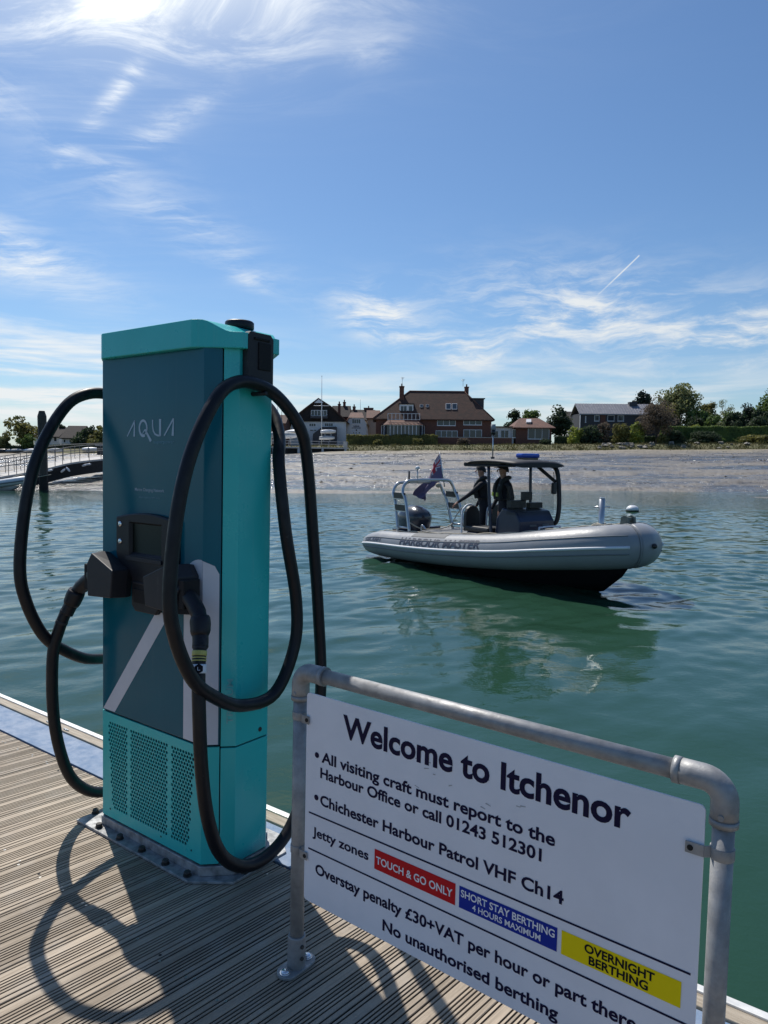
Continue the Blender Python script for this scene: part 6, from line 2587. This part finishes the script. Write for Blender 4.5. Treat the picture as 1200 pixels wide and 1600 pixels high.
    for s in (1, -1):
        MB().box((lx * .7 + .18, s * .095 - .030, 1.165), (lx * .7 + .200, s * .095 + .030, 1.235)).build('lime_strip', M_['hi_vis'], ve)
        MB().box((lx * .85 + .135, s * .105 - .03, 1.345), (lx * .85 + .16, s * .105 + .03, 1.385)).build('reflective_strip', M_['reflect'], ve)
    return root


def on_boat(x, y, z):
    return BOAT @ Vector((x, y, z))


person('man with sunglasses in dark uniform reaching back to the stern arch', on_boat(2.02, .26, .29), rad(172),
       dict(scale=1.04, lean=.05, turn=rad(10), arm_l=((.27, .25, 1.20), (.52, .20, 1.02)), arm_r=((.04, -.27, 1.15), (.16, -.25, .92)),
            knee_l=(.06, .12, .49), ankle_l=(.02, .13, .085)), glasses=True)
person('figure in dark cap and uniform standing under the black canopy', on_boat(2.84, .06, .29), rad(196),
       dict(scale=1.06, lean=.03, turn=rad(-6), arm_l=((-.02, .27, 1.13), (.10, .28, .89)), arm_r=((.02, -.27, 1.13), (.16, -.25, .90)),
            knee_r=(.07, -.11, .49), ankle_r=(.04, -.12, .085)), hat=True)


# ------------------------------------------------------------------ grey tender moored at the far left
M_['tender_fabric'] = mat('pale_tube_fabric', (.62, .64, .66), .45, var=.05)


def tender():
    a = at(42, 757, 43.5)
    root = tag(empty('inflatable_tender', Matrix.Translation((a.x, a.y, 0)) @ Matrix.Rotation(rad(-8), 4, 'Z')), 'pale inflatable tender with a dark band, bow towards the mooring pile', 'boat')
    P = [(-3.6, -.62, .30), (-2.6, -.66, .32), (-1.6, -.64, .38), (-.8, -.52, .50), (-.28, -.26, .60), (-.12, 0, .63)]
    C = cat(P, 6)
    full = C + [Vector((p.x, -p.y, p.z)) for p in C[-2::-1]]
    t = MB().tube(full, [.235] * len(full), 16).build('inflatable_tube', M_['tender_fabric'], root)
    for s in (1,):
        pth = []
        for i in range(len(full)):
            q = (full[min(i + 1, len(full) - 1)] - full[max(0, i - 1)]).normalized()
            out = Vector((q.y, -q.x, 0)).normalized()
            pth.append(full[i] + out * .235 + Vector((0, 0, -.03)))
        MB().tube(pth, .045, 8).build('rubbing_band', M_['tube_dark'], t)
    MB().loft([[(x, -w, .30), (x, -w * .6, k + .1), (x, 0, k), (x, w * .6, k + .1), (x, w, .30)] for x, w, k in ((-3.4, .5, -.2), (-2, .52, -.2), (-.9, .40, -.05), (-.3, .1, .35))], 0, True).build('rigid_hull', M_['white_gel'], root)
    MB().box((-2.3, -.5, .42), (-1.95, .5, .47)).build('thwart', M_['deck_grey'], root)
    MB().box((-1.35, -.35, .45), (-.75, .35, .66)).build('bow_locker', M_['white_gel'], root, bev=.04)
    MB().tube(cat([(-.9, 0, .78), (-.5, .1, .92), (-.15, 0, .86), (.1, 0, .72), (1.2, .6, .95)], 5), .02, 6).build('bow_line', M_['rope'], root)


tender()


# small white fenders hung along the gangway girder
for k, (px, py, Y, tilt) in enumerate(((99.5, 735.5, 49.6, 50), (107.5, 733.5, 50.0, -40), (133, 727, 51.8, 70), (139, 725.5, 52.4, 84), (79, 735, 48.4, 80))):
    a = at(px, py, Y)
    o = MB().lathe([(.015, -.19), (.05, -.16), (.07, -.07), (.07, .07), (.05, .16), (.02, .19), (.015, .22)], (0, 0, 0), 12).build('gangway_fender', M_['white_gel'])
    o.matrix_world = Matrix.Translation(a + Vector((0, -.12, 0))) @ Matrix.Rotation(rad(tilt), 4, 'Y')
    tag(o, ('white fender leaning right, first of the close pair on the gangway girder', 'white fender leaning left, second of the close pair on the gangway girder',
            'nearly level white fender towards the right of the gangway girder', 'rightmost level white fender on the gangway girder', 'small white fender just right of the mooring pile')[k], 'fender')
